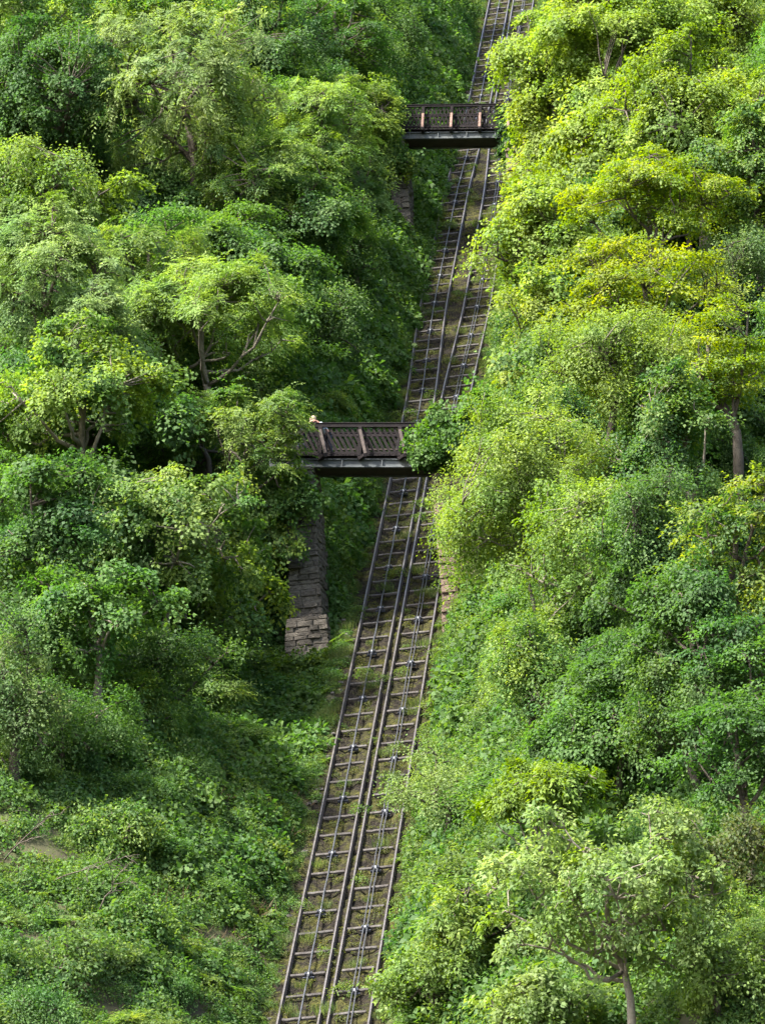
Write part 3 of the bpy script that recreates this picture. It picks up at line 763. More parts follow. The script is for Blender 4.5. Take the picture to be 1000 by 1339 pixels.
T('rhododendron with a bright domed top over bare stems', 700, 1052, 78, 54, 'rhodo', (GLD, (.15, .215, .02)), h=2.9, tipness=.35, cat='bush', zcut=-.15, cover=1.7, lumps=14, stems=6, bark='pale_bark', nl=18, rad0=.09)
T('pale green shrub spilling towards the right rail', 572, 1030, 56, 48, 'fine', (FIN, PALT), h=1.9, tipness=.35, cat='shrub', name='leafy_shrub', lscale=.8)
T('mid-green shrub beneath the domed rhododendron', 612, 1195, 76, 62, 'rhodo', (MID, SYCT), h=1.9, tipness=.3, cat='shrub', name='leafy_shrub')
T('twisted pale-trunked oak with sparse bright leaf tufts', 800, 1190, 128, 112, 'oak', (FIN, PALT), h=4.2, tipness=.5, cover=.85, bark='pale_bark', nl=14, rad0=.11, wig=.5, openf=.25, zcut=-.5)
T('bright bushy oak sprout at the foot of the twisted oak', 700, 1310, 62, 42, 'oak', (FIN, PALT), h=2.2, tipness=.5, cover=1.2, cat='shrub', name='oak_sprout')
T('maple-leaved shrub on the bank behind the domed rhododendron', 800, 960, 78, 58, 'sycamore', (MID, MIDT), h=2.2, tipness=.25, cat='shrub', name='maple_shrub', lscale=.8)
T('small leafy sapling at the top of the bramble bank', 690, 870, 40, 52, 'fine', (MID, FINT), h=2.4, tipness=.2, cat='sapling', name='leafy_sapling')
T('bronze-tinged shrub uphill of the twisted oak', 935, 1130, 66, 62, 'shrub', ((.05, .085, .016), (.11, .11, .028)), h=1.8, tipness=.25, cat='shrub', name='leafy_shrub')
T('light green shrub low beside the twisted oak', 930, 1255, 72, 56, 'shrub', (FIN, PALT), h=1.8, tipness=.2, cat='shrub', name='leafy_shrub')
T('pale shrub at the corner of the bank by the right rail', 560, 1295, 52, 44, 'shrub', (FIN, PALT), h=1.5, tipness=.25, cat='shrub', name='leafy_shrub')

T('tall dark tree rising out of the hollow behind the great airy tree', 845, 690, 66, 84, 'fine', (DRK, MIDT), h=5.5, tipness=.15)  # from here on, the hollow's shade is put into the dark leaf tints
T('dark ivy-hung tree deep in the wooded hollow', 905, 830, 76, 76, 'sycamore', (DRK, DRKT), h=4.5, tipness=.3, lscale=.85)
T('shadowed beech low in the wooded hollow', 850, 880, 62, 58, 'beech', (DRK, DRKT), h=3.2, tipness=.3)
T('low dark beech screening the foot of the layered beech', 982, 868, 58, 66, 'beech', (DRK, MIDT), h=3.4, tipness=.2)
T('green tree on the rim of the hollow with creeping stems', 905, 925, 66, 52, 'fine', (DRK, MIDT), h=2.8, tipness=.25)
# ivy on the lower bridge, at the upper bridge and on the pier
def ivy(label, c, rx, ry, rz, foot, seed, cl=(DRK, MIDT), **kw):
    global NLEAF
    r_, n = build_tree('ivy_mass', 'ivy', label, c, foot, rx, ry, rz, 'ivy', cl[0], cl[1], seed=seed, rad0=.05, **kw)
    NLEAF += n
c = at_y(618, 571, B1 - 1.0)[0]; s_ = 34.6
ivy('dense green ivy bush draped over the right end of the lower footbridge', c, 70 / s_, 1.0, 45 / s_, (c[0] + 1.2, B1 - .2, c[2] - 1.2), 5, cl=((.044, .112, .016), (.08, .155, .024)), zcut=-1.2, cover=2.0, tipness=.3, lumps=9, rscale=.8)
c = at_y(502, 182, B2 - 1.5)[0]
ivy('bright ivy curtain hanging over the left end of the upper footbridge', c, 30 / 27.5, 1.1, 66 / 27.5, (c[0] - .5, B2, float(Z(c[0] - .5, B2))), 6, cl=((.05, .12, .016), (.15, .22, .03)), zcut=-1.2, cover=2.4, tipness=.3)
c = at_y(668, 178, B2 - .4)[0]
ivy('small ivy clump on the right end of the upper footbridge', c, 14 / 27.5, .6, 36 / 27.5, (c[0] + .6, B2, c[2] - 2), 7, cl=(DRK, MIDT), zcut=-1.2, cover=1.6, tipness=.4, rscale=.7)
c = at_y(334, 712, B1 - 2.4)[0]
ivy('yellow-green ivy spreading over rock beside the tall grey pier', c, 46 / s_, .6, 82 / s_, (c[0] - .6, B1 - .6, float(Z(c[0] - .6, B1 - .6))), 8, cl=((.04, .1, .014), (.13, .19, .02)), zcut=-1.2, cover=1.3, tipness=.3)
c = at_y(388, 652, B1 - 2.3)[0]
ivy('ivy tuft hanging over the head of the tall grey pier', c, 26 / s_, .5, 26 / s_, (c[0] - .4, B1 - 1.2, c[2] - 1.5), 9, cl=((.04, .105, .015), (.1, .17, .025)), zcut=-1.2, cover=1.3, tipness=.3, rscale=.8)
c = at_y(402, 876, B1 - 3.0)[0]
ivy('ivy and brambles heaped round the stone footing of the pier', c, 44 / s_, .6, 20 / s_, (c[0], B1 - 2.9, c[2] - .8), 10, cl=((.04, .1, .015), (.09, .155, .025)), zcut=-1.2, cover=1.2, tipness=.3, rscale=.8)
print('LEAVES', NLEAF)

# ------------------------------------------------------------------ woodland filling the slopes behind the named trees
def proto_tree(kind, cl, seed, rx=2.3, rz=2.0, lscale=1.0, cover=1.0, zcut=-.8, tipness=.25, foot=2.2, stems=1):
    rg = np.random.default_rng(seed)
    kd = dict(KIND[kind]); kd['L'] *= lscale; kd['W'] *= lscale
    C, O, rad = crown_points(rg, rx, rx * .95, rz, kd, zcut, cover, 6)
    P, D, N, Ln, Wd, var, tp = clump_leaves(rg, C, O, rad, kd, 1.0, tipness)
    off = np.array([0, 0, foot])
    cm = leaves_mesh('crown', P + off, D, N, Ln, Wd, var, tp); cm.materials.append(leaf_mat(cl[0], cl[1], name=kind + '_leaf'))
    tm = limbs_mesh(rg, 'trunk', -off, C, .09, visible=.6); tm.transform(Matrix.Translation(Vector(off))); tm.materials.append(M['bark'])
    return cm, tm
def plant(name, pr, loc, sc, rz, label, cat, group, ry=0):
    o = empty(name, loc, label, cat, group); o.scale = sc; o.rotation_euler = (0, ry, rz)
    link('crown', pr[0], None, o); link('trunk', pr[1], None, o)
    return o
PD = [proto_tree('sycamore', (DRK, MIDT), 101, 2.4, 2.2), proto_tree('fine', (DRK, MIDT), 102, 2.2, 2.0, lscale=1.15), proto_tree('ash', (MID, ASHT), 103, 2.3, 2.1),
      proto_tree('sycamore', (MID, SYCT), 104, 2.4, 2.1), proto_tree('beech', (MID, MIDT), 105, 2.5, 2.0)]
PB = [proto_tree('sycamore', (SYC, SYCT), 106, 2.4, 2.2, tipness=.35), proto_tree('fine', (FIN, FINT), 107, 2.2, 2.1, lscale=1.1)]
LAB = ['dark broad-leaved tree', 'dark small-leaved tree', 'feathery ash tree', 'mid-green broad-leaved tree', 'flat-tiered beech tree']
def where(x, y):
    """which stretch of the slope, told by the footbridges"""
    return ('left' if x < 0 else 'right') + ' of the railway ' + ('downhill of the lower footbridge' if y < B1 else 'between the two footbridges' if y < B2 else 'uphill of the upper footbridge')
rw = random.Random(21)
cnt = 0
yy = 2.0
while yy < 150 and cnt < 290:
    step = 3.3 + .012 * yy
    for side in (-1, 1):
        xx = (6.2 if yy > 34 else (9.0 if yy > 16 else 99)) if side < 0 else (7.4 if yy > 36 else 6.2)
        if side > 0 and yy < 24: xx = 8.5
        while xx < 40:
            x = side * xx + rw.uniform(-1, 1); y = yy + rw.uniform(-1.2, 1.2)
            xx += step
            u, v, _ = proj((x, y, float(Z(x, y)) + 2.5))
            if not (-70 < u < 1070 and -90 < v < 1300): continue
            k = rw.choice([0, 0, 1, 2, 3, 4] if side < 0 else [0, 1, 3, 3, 4, 2])
            sc = rw.uniform(.8, 1.25) * (.7 if side > 0 and yy < 30 and x < 14 else 1); zz = float(Z(x, y))
            if side > 0 and 6.5 < x < 26 and yy < 42: k = rw.choice([0, 1])  # hollow gets only the two dark trees, their green standing in for shade
            near = (side > 0 and x < 12 and yy > 42)
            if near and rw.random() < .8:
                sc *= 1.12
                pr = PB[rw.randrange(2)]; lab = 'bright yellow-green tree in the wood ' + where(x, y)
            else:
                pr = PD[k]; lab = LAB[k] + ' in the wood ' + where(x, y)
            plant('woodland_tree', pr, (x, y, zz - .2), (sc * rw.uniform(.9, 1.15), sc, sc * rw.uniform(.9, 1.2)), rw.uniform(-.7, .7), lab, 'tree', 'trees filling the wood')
            cnt += 1
    yy += step
# shrubs on the two lower banks
PS = [proto_tree('shrub', (MID, FINT), 111, 1.25, .7, foot=.4, cover=.85), proto_tree('shrub', ((.06, .115, .022), (.12, .17, .04)), 112, 1.3, .62, foot=.35, cover=.8),
      proto_tree('fine', (DRK, MIDT), 113, 1.3, .75, foot=.45, lscale=.85), proto_tree('sycamore', (MID, MIDT), 114, 1.2, .62, foot=.4, lscale=.68, cover=1.0),
      proto_tree('ash', (MID, FINT), 115, 1.3, .75, foot=.45, lscale=.8, cover=.95)]
SLAB = ['rounded green shrub', 'light green small-leaved shrub', 'dark green shrub', 'broad-leaved low shrub', 'feathery low shrub']
for i in range(190):
    for _ in range(30):
        side = -1 if rw.random() < .6 else 1
        y = rw.uniform(-13, 62); x = side * (rw.uniform(3.4, 15) if side < 0 else rw.uniform(3.2, 13))
        if side < 0 and 20 < y < 31 and x > -5.5: continue
        u, v, _ = proj((x, y, float(Z(x, y)) + .5))
        if -30 < u < 1030 and 380 < v < 1370: break
    k = rw.randrange(5); sc = rw.uniform(.55, 1.25) * (1.1 if abs(x) > 5 else .75) * (.82 if y < 20 and side < 0 else .9)
    plant('leafy_shrub', PS[k], (x, y, float(Z(x, y)) - .15), (sc * rw.uniform(.7, 1.3), sc * rw.uniform(.7, 1.2), sc * rw.uniform(.6, 1.25)), rw.uniform(0, 6.28), SLAB[k] + ' on the bank ' + where(x, y), 'shrub', 'shrubs on the banks')

# ------------------------------------------------------------------ ground cover: uncountable, spread with geometry nodes
src = bpy.data.collections.new('ground_cover_clumps')
def src_clump(i, P, D, N, L, W, var, tip, mat):
    me = leaves_mesh('clump', P, D, N, L, W, var, tip); me.materials.append(mat)
    o = bpy.data.objects.new('clump_%02d' % i, me); src.objects.link(o)
def dome(seed, n, r, h, L, W, mat, i, dis=.6, upright=.0):
    rg = np.random.default_rng(seed)
    d = unit(rg.normal(0, 1, (n, 3))); d[:, 2] = np.abs(d[:, 2])
    k = rg.uniform(.55, 1.0, n) ** .6 * (1 + .25 * np.sin(d[:, 0] * 5 + seed) * np.cos(d[:, 1] * 4))
    P = d * k[:, None] * np.array([r, r, h])
    N = d + rg.normal(0, dis, (n, 3)) + np.array([0, 0, .5]); D = d * np.array([1, 1, -.2]) + rg.normal(0, .6, (n, 3)) + np.array([0, 0, upright])
    sz = rg.uniform(.6, 1.3, n)
    src_clump(i, P, D, N, L * sz, W * sz, np.clip(rg.normal(.5, .24, n), 0, 1), np.clip(rg.normal(.25, .25, n), 0, 1), mat)
def tuft(seed, n, r, hgt, L, W, mat, i):
    rg = np.random.default_rng(seed)
    P = rg.normal(0, r, (n, 3)) * np.array([1, 1, 0]); a = rg.uniform(0, 6.28, n)
    D = np.stack([np.cos(a), np.sin(a), np.zeros(n)], 1) * rg.uniform(.2, 1.1, (n, 1)) + np.array([0, -.2, 1.0]) * hgt
    N = np.stack([np.cos(a + .4), np.sin(a + .4), np.full(n, .7)], 1)
    sz = rg.uniform(.5, 1.2, n)
    src_clump(i, P, D, N, L * sz, W * sz, np.clip(rg.normal(.5, .22, n), 0, 1), np.clip(rg.normal(.3, .3, n), 0, 1), mat)
def fern(seed, mat, i, nf=9, ln=.75):
    rg = np.random.default_rng(seed); Ps, Ds, Ns, Ls = [], [], [], []
    for f in range(nf):
        a = f * 6.28 / nf + rg.uniform(-.3, .3); d = np.array([math.cos(a), math.sin(a), 0]); sdv = np.array([-d[1], d[0], 0])
        for t in np.linspace(.15, 1, 14):
            p_ = d * t * ln + np.array([0, 0, ln * (.9 * t - .85 * t * t) + .1])
            for sg in (-1, 1):
                Ps.append(p_); Ds.append(sdv * sg + d * .4 + rg.normal(0, .1, 3)); Ns.append(np.array([0, 0, 1.]) - d * .3); Ls.append(.2 * (1.08 - t) + .02)
    n = len(Ps); Ls = np.array(Ls)
    src_clump(i, np.array(Ps), np.array(Ds), np.array(Ns), Ls, Ls * .3 + .01, np.clip(rg.normal(.5, .15, n), 0, 1), np.clip(rg.normal(.3, .2, n), 0, 1), mat)
G1 = leaf_mat((.045, .108, .018), (.092, .165, .03), name='bramble_leaf'); G2 = leaf_mat((.036, .092, .016), (.072, .138, .024), name='ivy_leaf')
G3 = leaf_mat((.064, .122, .018), (.13, .185, .035), name='nettle_leaf'); G4 = leaf_mat((.055, .112, .018), (.11, .165, .03), name='fern_frond')
G5 = leaf_mat((.055, .1, .024), (.14, .16, .05), name='grass_blade'); G6 = leaf_mat((.05, .066, .012), (.105, .105, .018), name='moss_and_weed')
G7 = leaf_mat((.11, .075, .04), (.2, .15, .09), name='dry_stalk', trans=.2)
dome(1, 330, .55, .5, .10, .07, G1, 0); dome(2, 330, .5, .45, .09, .075, G2, 1); dome(3, 300, .5, .55, .085, .04, G3, 2, .7, .5)
fern(4, G4, 3); tuft(5, 130, .16, 1.3, .42, .022, G5, 4); dome(6, 90, .2, .14, .05, .035, G6, 5); dome(7, 300, .5, .6, .13, .1, G1, 6)
tuft(8, 60, .25, .9, .5, .012, G7, 7); fern(9, G1, 8, 7, .6); dome(10, 300, .45, .45, .07, .05, G3, 9, .8)
def scatter(name, label, pts, nrm, scl, idx, spin, cat='ground cover'):
    n = len(pts)
    me = bpy.data.meshes.new(name); me.vertices.add(n); me.vertices.foreach_set('co', np.asarray(pts, np.float32).ravel())
    rot = np.zeros((n, 3), np.float32)
    for i in range(n):
        q = Vector((0, 0, 1)).rotation_difference(Vector(nrm[i])); e = (q.to_matrix() @ Matrix.Rotation(spin[i], 3, 'Z')).to_euler(); rot[i] = e
    a = me.attributes.new('rot', 'FLOAT_VECTOR', 'POINT'); a.data.foreach_set('vector', rot.ravel())
    a = me.attributes.new('scl', 'FLOAT', 'POINT'); a.data.foreach_set('value', np.asarray(scl, np.float32))
    a = me.attributes.new('idx', 'INT', 'POINT'); a.data.foreach_set('value', np.asarray(idx, np.int32))
    me.update()
    o = link(name, me); tag(o, label, cat, kind='stuff')
    g = bpy.data.node_groups.new(name, 'GeometryNodeTree')
    g.interface.new_socket('Geometry', in_out='INPUT', socket_type='NodeSocketGeometry'); g.interface.new_socket('Geometry', in_out='OUTPUT', socket_type='NodeSocketGeometry')
    N = g.nodes; L = g.links
    gi = N.new('NodeGroupInput'); go = N.new('NodeGroupOutput')
    ci = N.new('GeometryNodeCollectionInfo'); ci.inputs['Collection'].default_value = src; ci.inputs['Separate Children'].default_value = True; ci.inputs['Reset Children'].default_value = True
    ip = N.new('GeometryNodeInstanceOnPoints'); ip.inputs['Pick Instance'].default_value = True
    def na(nm, t):
        x = N.new('GeometryNodeInputNamedAttribute'); x.data_type = t; x.inputs[0].default_value = nm; return x.outputs['Attribute']
    L.new(gi.outputs[0], ip.inputs['Points']); L.new(ci.outputs[0], ip.inputs['Instance'])
    L.new(na('idx', 'INT'), ip.inputs['Instance Index']); L.new(na('scl', 'FLOAT'), ip.inputs['Scale'])
    er = N.new('FunctionNodeEulerToRotation'); L.new(na('rot', 'FLOAT_VECTOR'), er.inputs[0]); L.new(er.outputs[0], ip.inputs['Rotation'])
    L.new(ip.outputs[0], go.inputs[0])
    md = o.modifiers.new('scatter', 'NODES'); md.node_group = g
    return o
def ground_pts(rg, n, x0, x1, y0, y1):
    x = rg.uniform(x0, x1, n); y = rg.uniform(y0, y1, n); z = Z(x, y)
    v_ = np.stack([x, y, z], 1) - CAM; q = v_ @ F_
    u = 500 + FPX * (v_ @ R_) / q; v = 669.5 - FPX * (v_ @ U_) / q
    k = (u > -50) & (u < 1050) & (v > -60) & (v < 1400)
    x, y = x[k], y[k]
    e = .15
    nr = np.stack([-(Z(x + e, y) - Z(x - e, y)) / (2 * e), -(Z(x, y + e) - Z(x, y - e)) / (2 * e), np.ones(len(x))], 1)
    return np.stack([x, y, Z(x, y)], 1), unit(nr)
def cover(name, label, x0, x1, y0, y1, dens, kinds, smin, smax, seed, edge=None):
    rg = np.random.default_rng(seed)
    n = int(abs(x1 - x0) * (y1 - y0) * dens)
    P, Nn = ground_pts(rg, n, x0, x1, y0, y1)
    patch = wob(P[:, 0], P[:, 1], 2.6, seed * .7)
    order = np.clip(((patch + 1) / 2 + rg.normal(0, .22, len(P))) * len(kinds), 0, len(kinds) - 1).astype(int)
    idx = np.array(kinds)[order]
    scl = rg.uniform(smin, smax, len(P)) * (1 + .35 * wob(P[:, 0], P[:, 1], 1.4, seed))
    if edge is not None: scl *= .42 + .58 * sstep(edge - .3, edge + .7, np.abs(P[:, 0]))
    up = unit(Nn * .7 + np.array([0, 0, .5]))
    scatter(name, label, P - Nn * .05, up, scl, idx, rg.uniform(0, 6.28, len(P)))
cover('ground_cover', 'mixed brambles, nettles and ferns covering the bank left of the tracks', -16, -1.6, -16, 62, 7.5, [1, 6, 0, 9, 2, 0, 3, 1, 7, 0], .55, 1.15, 1, 1.9)
cover('ground_cover', 'trailing brambles and grass covering the bank right of the tracks', 1.6, 14, -16, 62, 6, [0, 9, 2, 3, 4, 0, 6, 2, 1], .55, 1.1, 2, 1.85)
cover('ground_cover', 'ivy and undergrowth on the upper cutting bank left of the tracks', -9, -1.6, 62, 150, 4.5, [1, 0, 1, 9, 0, 2, 6], .7, 1.4, 3, 1.6)
cover('ivy_carpet', 'thick ivy and brambles hanging on the steep bank between the footbridges', -7.5, -2.1, 29, 112, 3.4, [6, 0, 1, 6, 9, 0, 6], 1.0, 1.9, 9, 1.7)
cover('ivy_carpet', 'mounded brambles and vines on the bank right of the lower track', 2.1, 9, -14, 29, 2.6, [0, 9, 2, 6, 0, 1], .8, 1.7, 11, 1.8)
cover('ivy_carpet', 'thick brambles in the hollow in front of the tall grey pier', -8, -2.0, 4, 27.6, 3.2, [0, 6, 1, 9, 0], .8, 1.5, 10, 1.75)
cover('ground_cover', 'undergrowth on the upper cutting bank right of the tracks', 1.65, 9, 62, 150, 4.0, [0, 9, 1, 2, 0], .6, 1.2, 4, 1.85)
cover('ground_cover', 'dark undergrowth beneath the trees of the left-hand wood', -38, -9, 0, 150, 1.1, [1, 0, 6, 1], .9, 1.6, 5)
cover('ground_cover', 'undergrowth tinted dark for shade beneath the trees of the right-hand wood', 9, 38, -16, 150, 1.1, [1, 1, 6, 1], .9, 1.6, 6)  # darkest clump picked most, so the hollow's shade is in the leaf colour
cover('verge_growth', 'grass and small ferns fringing the left edge of the track bed', -3.0, -1.5, -16, 140, 9, [4, 9, 4, 5, 0, 3, 9], .35, .75, 7)
cover('verge_growth', 'grass and small ferns fringing the right edge of the track bed', 1.5, 3.0, -16, 140, 9, [4, 9, 4, 2, 4, 3, 9], .4, .8, 8)
rg = np.random.default_rng(77)
P = np.stack([rg.uniform(-1.8, 1.8, 5200), rg.uniform(-18, 150, 5200), np.zeros(5200)], 1)
pt = wob(P[:, 0] * 2, P[:, 1], 1.3, .3); keep = (pt > -.12) | (np.abs(P[:, 0]) > 1.45); P = P[keep]; P[:, 2] = zline(P[:, 1]) - .03
scatter('track_weeds', 'moss and small weeds growing between the rails', P, np.tile(unit(np.array([[0, -.4, 1.]])), (len(P), 1)), rg.uniform(.3, 1.0, len(P)),
        np.where(rg.random(len(P)) < .93, 5, np.where(rg.random(len(P)) < .5, 4, 9)) , rg.uniform(0, 6.28, len(P)), 'weeds')

# ------------------------------------------------------------------ bare rock and loose stones
def rock(u, v, rx, rz, seed, label, h=.2):
    P, sc = on_ground(u, v, h)
    bm = bmesh.new(); bmesh.ops.create_icosphere(bm, subdivisions=4, radius=1)
    r_ = np.random.default_rng(seed); dirs = unit(r_.normal(0, 1, (26, 3))); off = r_.uniform(.62, 1.0, 26)
    for vv in bm.verts:
        d = np.array(vv.co); k = np.min(np.where(dirs @ d > .15, off / np.maximum(dirs @ d, .15), 9)); k = min(k, 1.15) + r_.normal(0, .012)
        vv.co = Vector(d * k * np.array([rx / sc, .8 * rx / sc, rz / sc]))
    me = bpy.data.meshes.new('rock'); bm.to_mesh(me); bm.free()
    o = link('rock_outcrop', me, M['rock']); o.location = P; o.rotation_euler = (.3, .2, r_.uniform(0, 6))
    tag(o, label, 'rock')
rock(312, 742, 34, 46, 3, 'reddish bare rock face beside the ivy near the stone pier', .8)
rock(268, 872, 30, 36, 4, 'brown bare rock showing among shrubs downhill of the stone pier', .3)
rs = random.Random(4); parts = []
for i in range(170):
    y = rs.uniform(14, 30) if i < 110 else rs.uniform(-16, 120); x = rs.choice([-1, -1, -1, 1]) * rs.uniform(1.42, 1.95); z = float(Z(x, y)) + .02
    a = rs.uniform(.025, .085); V_, F_2 = box_vf(-a, a, -a * .8, a * .8, -a * .5, a * .5)
    mt = Matrix.Rotation(rs.uniform(0, 6), 3, 'Z') @ Matrix.Rotation(rs.uniform(-.6, .6), 3, 'X')
    parts.append(([tuple(mt @ Vector([c_ * rs.uniform(.7, 1.2) for c_ in q_]) + Vector((x, y, z))) for q_ in V_], F_2))
o = link('loose_stones', pydata('loose_stones', *join_vf(parts)), M['loose_stone']); tag(o, 'loose grey stones along the edges of the track bed', 'stones', kind='stuff')

# dead wood lying on the banks
def dead_branch(u, v, ln, ang, seed, label):
    P, sc = on_ground(u, v, .75); rg = np.random.default_rng(seed)
    dr = np.array([math.cos(ang), -.25, math.sin(ang)]); q = np.linspace(0, 1, 8)
    parts = []
    def bough(p0, d, l, r0, depth):
        pth = p0 + d[None] * (q * l)[:, None] + rg.normal(0, .035 * l, (8, 3)) * q[:, None]
        pth[:, 2] -= .12 * l * q ** 2
        parts.append(tube_vf(pth, r0 * (1 - .85 * q) + .004, 5))
        if depth:
            for k in range(4):
                i = int(rg.integers(2, 7)); bough(pth[i], unit(d + rg.normal(0, .55, 3)), l * rg.uniform(.3, .55), r0 * .5, depth - 1)
    bough(np.zeros(3), unit(dr), ln, .02, 2)
    o = link('dead_branch', pydata('dead_branch', *join_vf(parts), True), M['bark']); o.location = P
    tag(o, label, 'branch')
dead_branch(5, 1125, 2.2, .7, 1, 'forked dead branch sticking out of the scrub on the left bank')
dead_branch(75, 1150, 1.8, .25, 2, 'low dead branch lying over brambles beside the forked one')
dead_branch(130, 1190, 1.5, 1.0, 3, 'short upright dead twig among shrubs on the left bank')
dead_branch(800, 880, 1.6, 2.4, 4, 'pale dead branch hanging at the edge of the wooded hollow')
dead_branch(730, 960, 1.5, 1.9, 5, 'grey bare branch above the domed rhododendron')
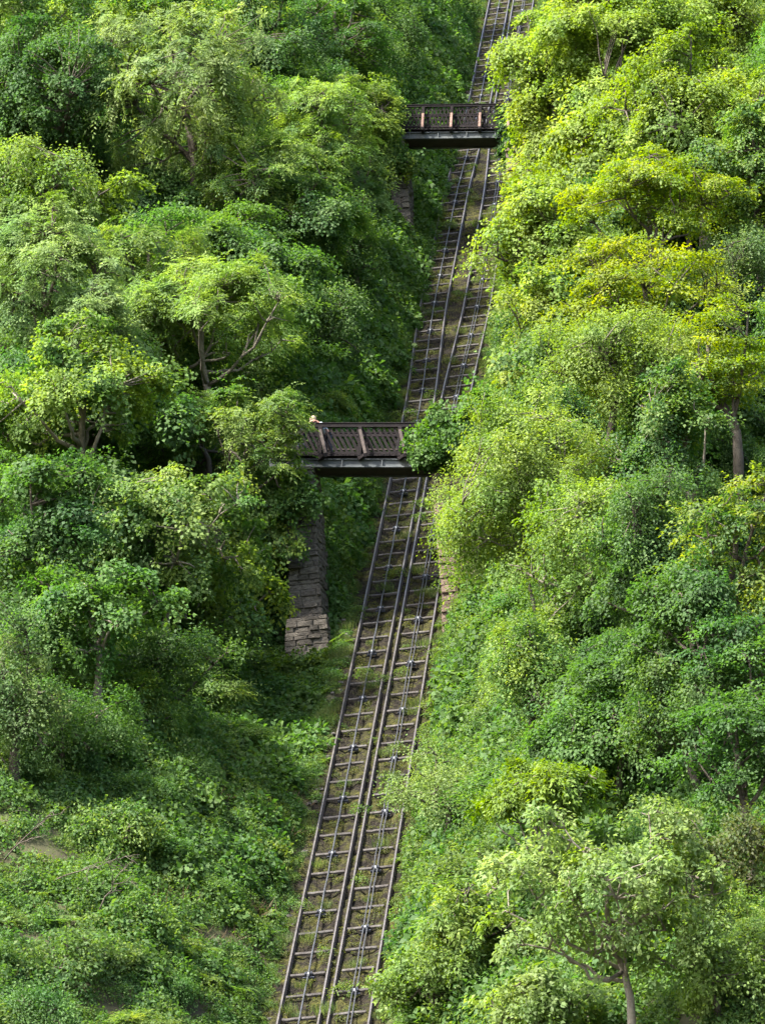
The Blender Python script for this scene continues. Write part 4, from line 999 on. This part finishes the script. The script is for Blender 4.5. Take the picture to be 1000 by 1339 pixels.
# ------------------------------------------------------------------ people on the lower footbridge
def flat_mat(name, c, r_=.8):
    return rough_mat(name, [(.3, tuple(k * .85 for k in c)), (.7, c)], 14, r_, .15)
M['skin'] = flat_mat('skin', (.42, .22, .16), .6)
def skin_obj(name, verts, edges, rad, mat, parent, root=0, sub=2):
    me = bpy.data.meshes.new(name); me.from_pydata(verts, edges, [])
    o = link(name, me, mat, parent)
    a = o.modifiers.new('skin', 'SKIN'); a.use_smooth_shade = True          # adds the radius layer
    for i, r_ in enumerate(rad): me.skin_vertices[0].data[i].radius = (r_, r_)
    me.skin_vertices[0].data[root].use_root = True
    b = o.modifiers.new('smooth', 'SUBSURF'); b.levels = sub; b.render_levels = sub
    return o
def person(loc, rz, label, shirt, trousers, top, hat):
    """a figure leaning on the handrail; local -y is the way it faces"""
    root = empty('person', loc, label, 'person', 'people on the footbridge'); root.rotation_euler = (0, 0, rz)
    ca, sa = math.cos(R(27)), math.sin(R(27))
    def lean(p_):                       # bends everything above the hips forward over the rail
        x, y, z = p_
        if z < .95: return p_
        y -= .1; z -= .92
        return (x, .1 + y * ca - z * sa, .92 + y * sa + z * ca)
    V = [(0, .1, .92), (0, .02, 1.12), (0, -.1, 1.33), (0, -.16, 1.43), (0, -.2, 1.5), (0, -.24, 1.58), (0, -.25, 1.66),          # pelvis .. crown of head
         (.1, .1, .86), (.11, .08, .47), (.12, .12, .08), (.13, -.06, .035), (-.1, .1, .86), (-.11, .04, .47), (-.12, .1, .08), (-.13, -.08, .035)]
    E_ = [(0, 1), (1, 2), (2, 3), (3, 4), (4, 5), (5, 6), (0, 7), (7, 8), (8, 9), (9, 10), (0, 11), (11, 12), (12, 13), (13, 14)]
    Rd = [.13, .12, .13, .055, .06, .095, .075, .085, .058, .04, .03, .085, .058, .04, .03]
    V = [lean(p_) for p_ in V]
    sh = lean((.17, -.12, 1.36))
    for s in (-1, 1):
        k = len(V)
        V += [(s * .17, sh[1], sh[2]), (s * .27, -.36, 1.1), (s * .15, -.52, 1.3), (s * .14, -.585, 1.3)]
        Rd += [.06, .044, .03, .032]; E_ += [(2, k), (k, k + 1), (k + 1, k + 2), (k + 2, k + 3)]
        for f, (dx_, ln) in enumerate(((-.036, .06), (-.014, .075), (.01, .08), (.03, .07))):
            q = len(V); V += [(s * (.14 + dx_), -.625, 1.3), (s * (.14 + dx_ * 1.1), -.625 - ln * .6, 1.275)]; Rd += [.0095, .008]; E_ += [(k + 3, q), (q, q + 1)]
        q = len(V); V += [(s * .1, -.585, 1.295), (s * .08, -.615, 1.285)]; Rd += [.011, .009]; E_ += [(k + 3, q), (q, q + 1)]
    skin_obj('body', V, E_, Rd, M['skin'], root)
    sv = [V[0], V[1], V[2], lean((0, -.14, 1.41))]; sr = [.15, .145, .15, .075]; se = [(0, 1), (1, 2), (2, 3)]
    for s in (-1, 1):
        k = len(sv); sv += [(s * .175, sh[1], sh[2]), (s * .25, (sh[1] - .36) / 2, (sh[2] + 1.1) / 2)]; sr += [.078, .062]; se += [(2, k), (k, k + 1)]
    skin_obj('shirt', sv, se, sr, flat_mat('shirt_cloth', shirt), root)
    tv = [(0, .1, .95), V[7], V[8], (.12, .12, .12), V[11], V[12], (-.12, .1, .12)]
    skin_obj('trousers', tv, [(0, 1), (1, 2), (2, 3), (0, 4), (4, 5), (5, 6)], [.15, .1, .075, .06, .1, .075, .06], flat_mat('trouser_cloth', trousers), root)
    for s in (-1, 1):
        vf = lathe_x([(-.008, .004), (0, .011), (.008, .004)], 8); e = part('eye', vf, M['iron'], root); e.location = lean((s * .034, -.338, 1.6))
        e = part('ear', lathe_x([(-.012, .012), (0, .03), (.012, .012)], 8), M['skin'], root); e.location = lean((s * .096, -.235, 1.585))
        e = part('shoe', bar_vf((s * .125, .15, .04), (s * .133, -.12, .035), .09, .075, (1, 0, 0)), M['iron'], root, .02)
    e = part('nose', bar_vf(lean((0, -.33, 1.6)), lean((0, -.352, 1.565)), .02, .024, (1, 0, 0)), M['skin'], root)
    mv, mf = box_vf(-.022, .022, -.338, -.33, 1.528, 1.536)
    e = part('mouth', ([lean(p_) for p_ in mv], mf), flat_mat('lips', (.3, .11, .1)), root)
    n = 16; prof = [(.118, 1.63), (.12, 1.67), (.105, 1.715), (.06, 1.75), (.0, 1.76)] if hat else [(.098, 1.54), (.112, 1.6), (.112, 1.66), (.09, 1.715), (.05, 1.745), (.0, 1.752)]
    Vh = [((r_ + .001) * math.cos(j * 6.2832 / n), -.245 + (0 if hat else .018) + (r_ + .001) * math.sin(j * 6.2832 / n), z) for r_, z in prof for j in range(n)]
    Fh = [(i * n + j, i * n + (j + 1) % n, (i + 1) * n + (j + 1) % n, (i + 1) * n + j) for i in range(len(prof) - 1) for j in range(n)]
    c = link('cap' if hat else 'hair', pydata('cap', [lean(p_) for p_ in Vh], Fh, True), flat_mat('cap_cloth' if hat else 'hair', top), root)
    if hat:
        Vb = [(.119 * math.cos(a), -.245 + .119 * math.sin(a), 1.635) for a in np.linspace(math.pi, 2 * math.pi, 11)] + [(.125 * math.cos(a), -.26 + .2 * math.sin(a), 1.615) for a in np.linspace(math.pi, 2 * math.pi, 11)]
        Vb += [(x, y, z - .008) for x, y, z in Vb]
        Fb = [(i, i + 1, i + 12, i + 11) for i in range(10)] + [(i + 22, i + 33, i + 34, i + 23) for i in range(10)] + [(i + 11, i + 12, i + 34, i + 33) for i in range(10)]
        link('brim', pydata('brim', [lean(p_) for p_ in Vb], Fb), flat_mat('brim_cloth', tuple(k * .9 for k in top)), c)
def on_deck(u, dy):
    xl = local_x(u, 590, B1 - W1 / 2, ZB1, SLOPE1)
    return (xl * math.cos(SLOPE1) + deck1 * math.sin(SLOPE1), B1 - W1 / 2 + dy, ZB1 - xl * math.sin(SLOPE1) + deck1 * math.cos(SLOPE1) - .01)
person(on_deck(425, .66), R(-38), 'person in a beige cap and pale top leaning on the footbridge rail', (.5, .56, .6), (.05, .055, .07), (.25, .2, .14), True)
person(on_deck(391, .7), R(-10), 'dark-haired person in a white top standing on the footbridge beside the leaves', (.68, .68, .66), (.04, .045, .06), (.02, .014, .01), False)
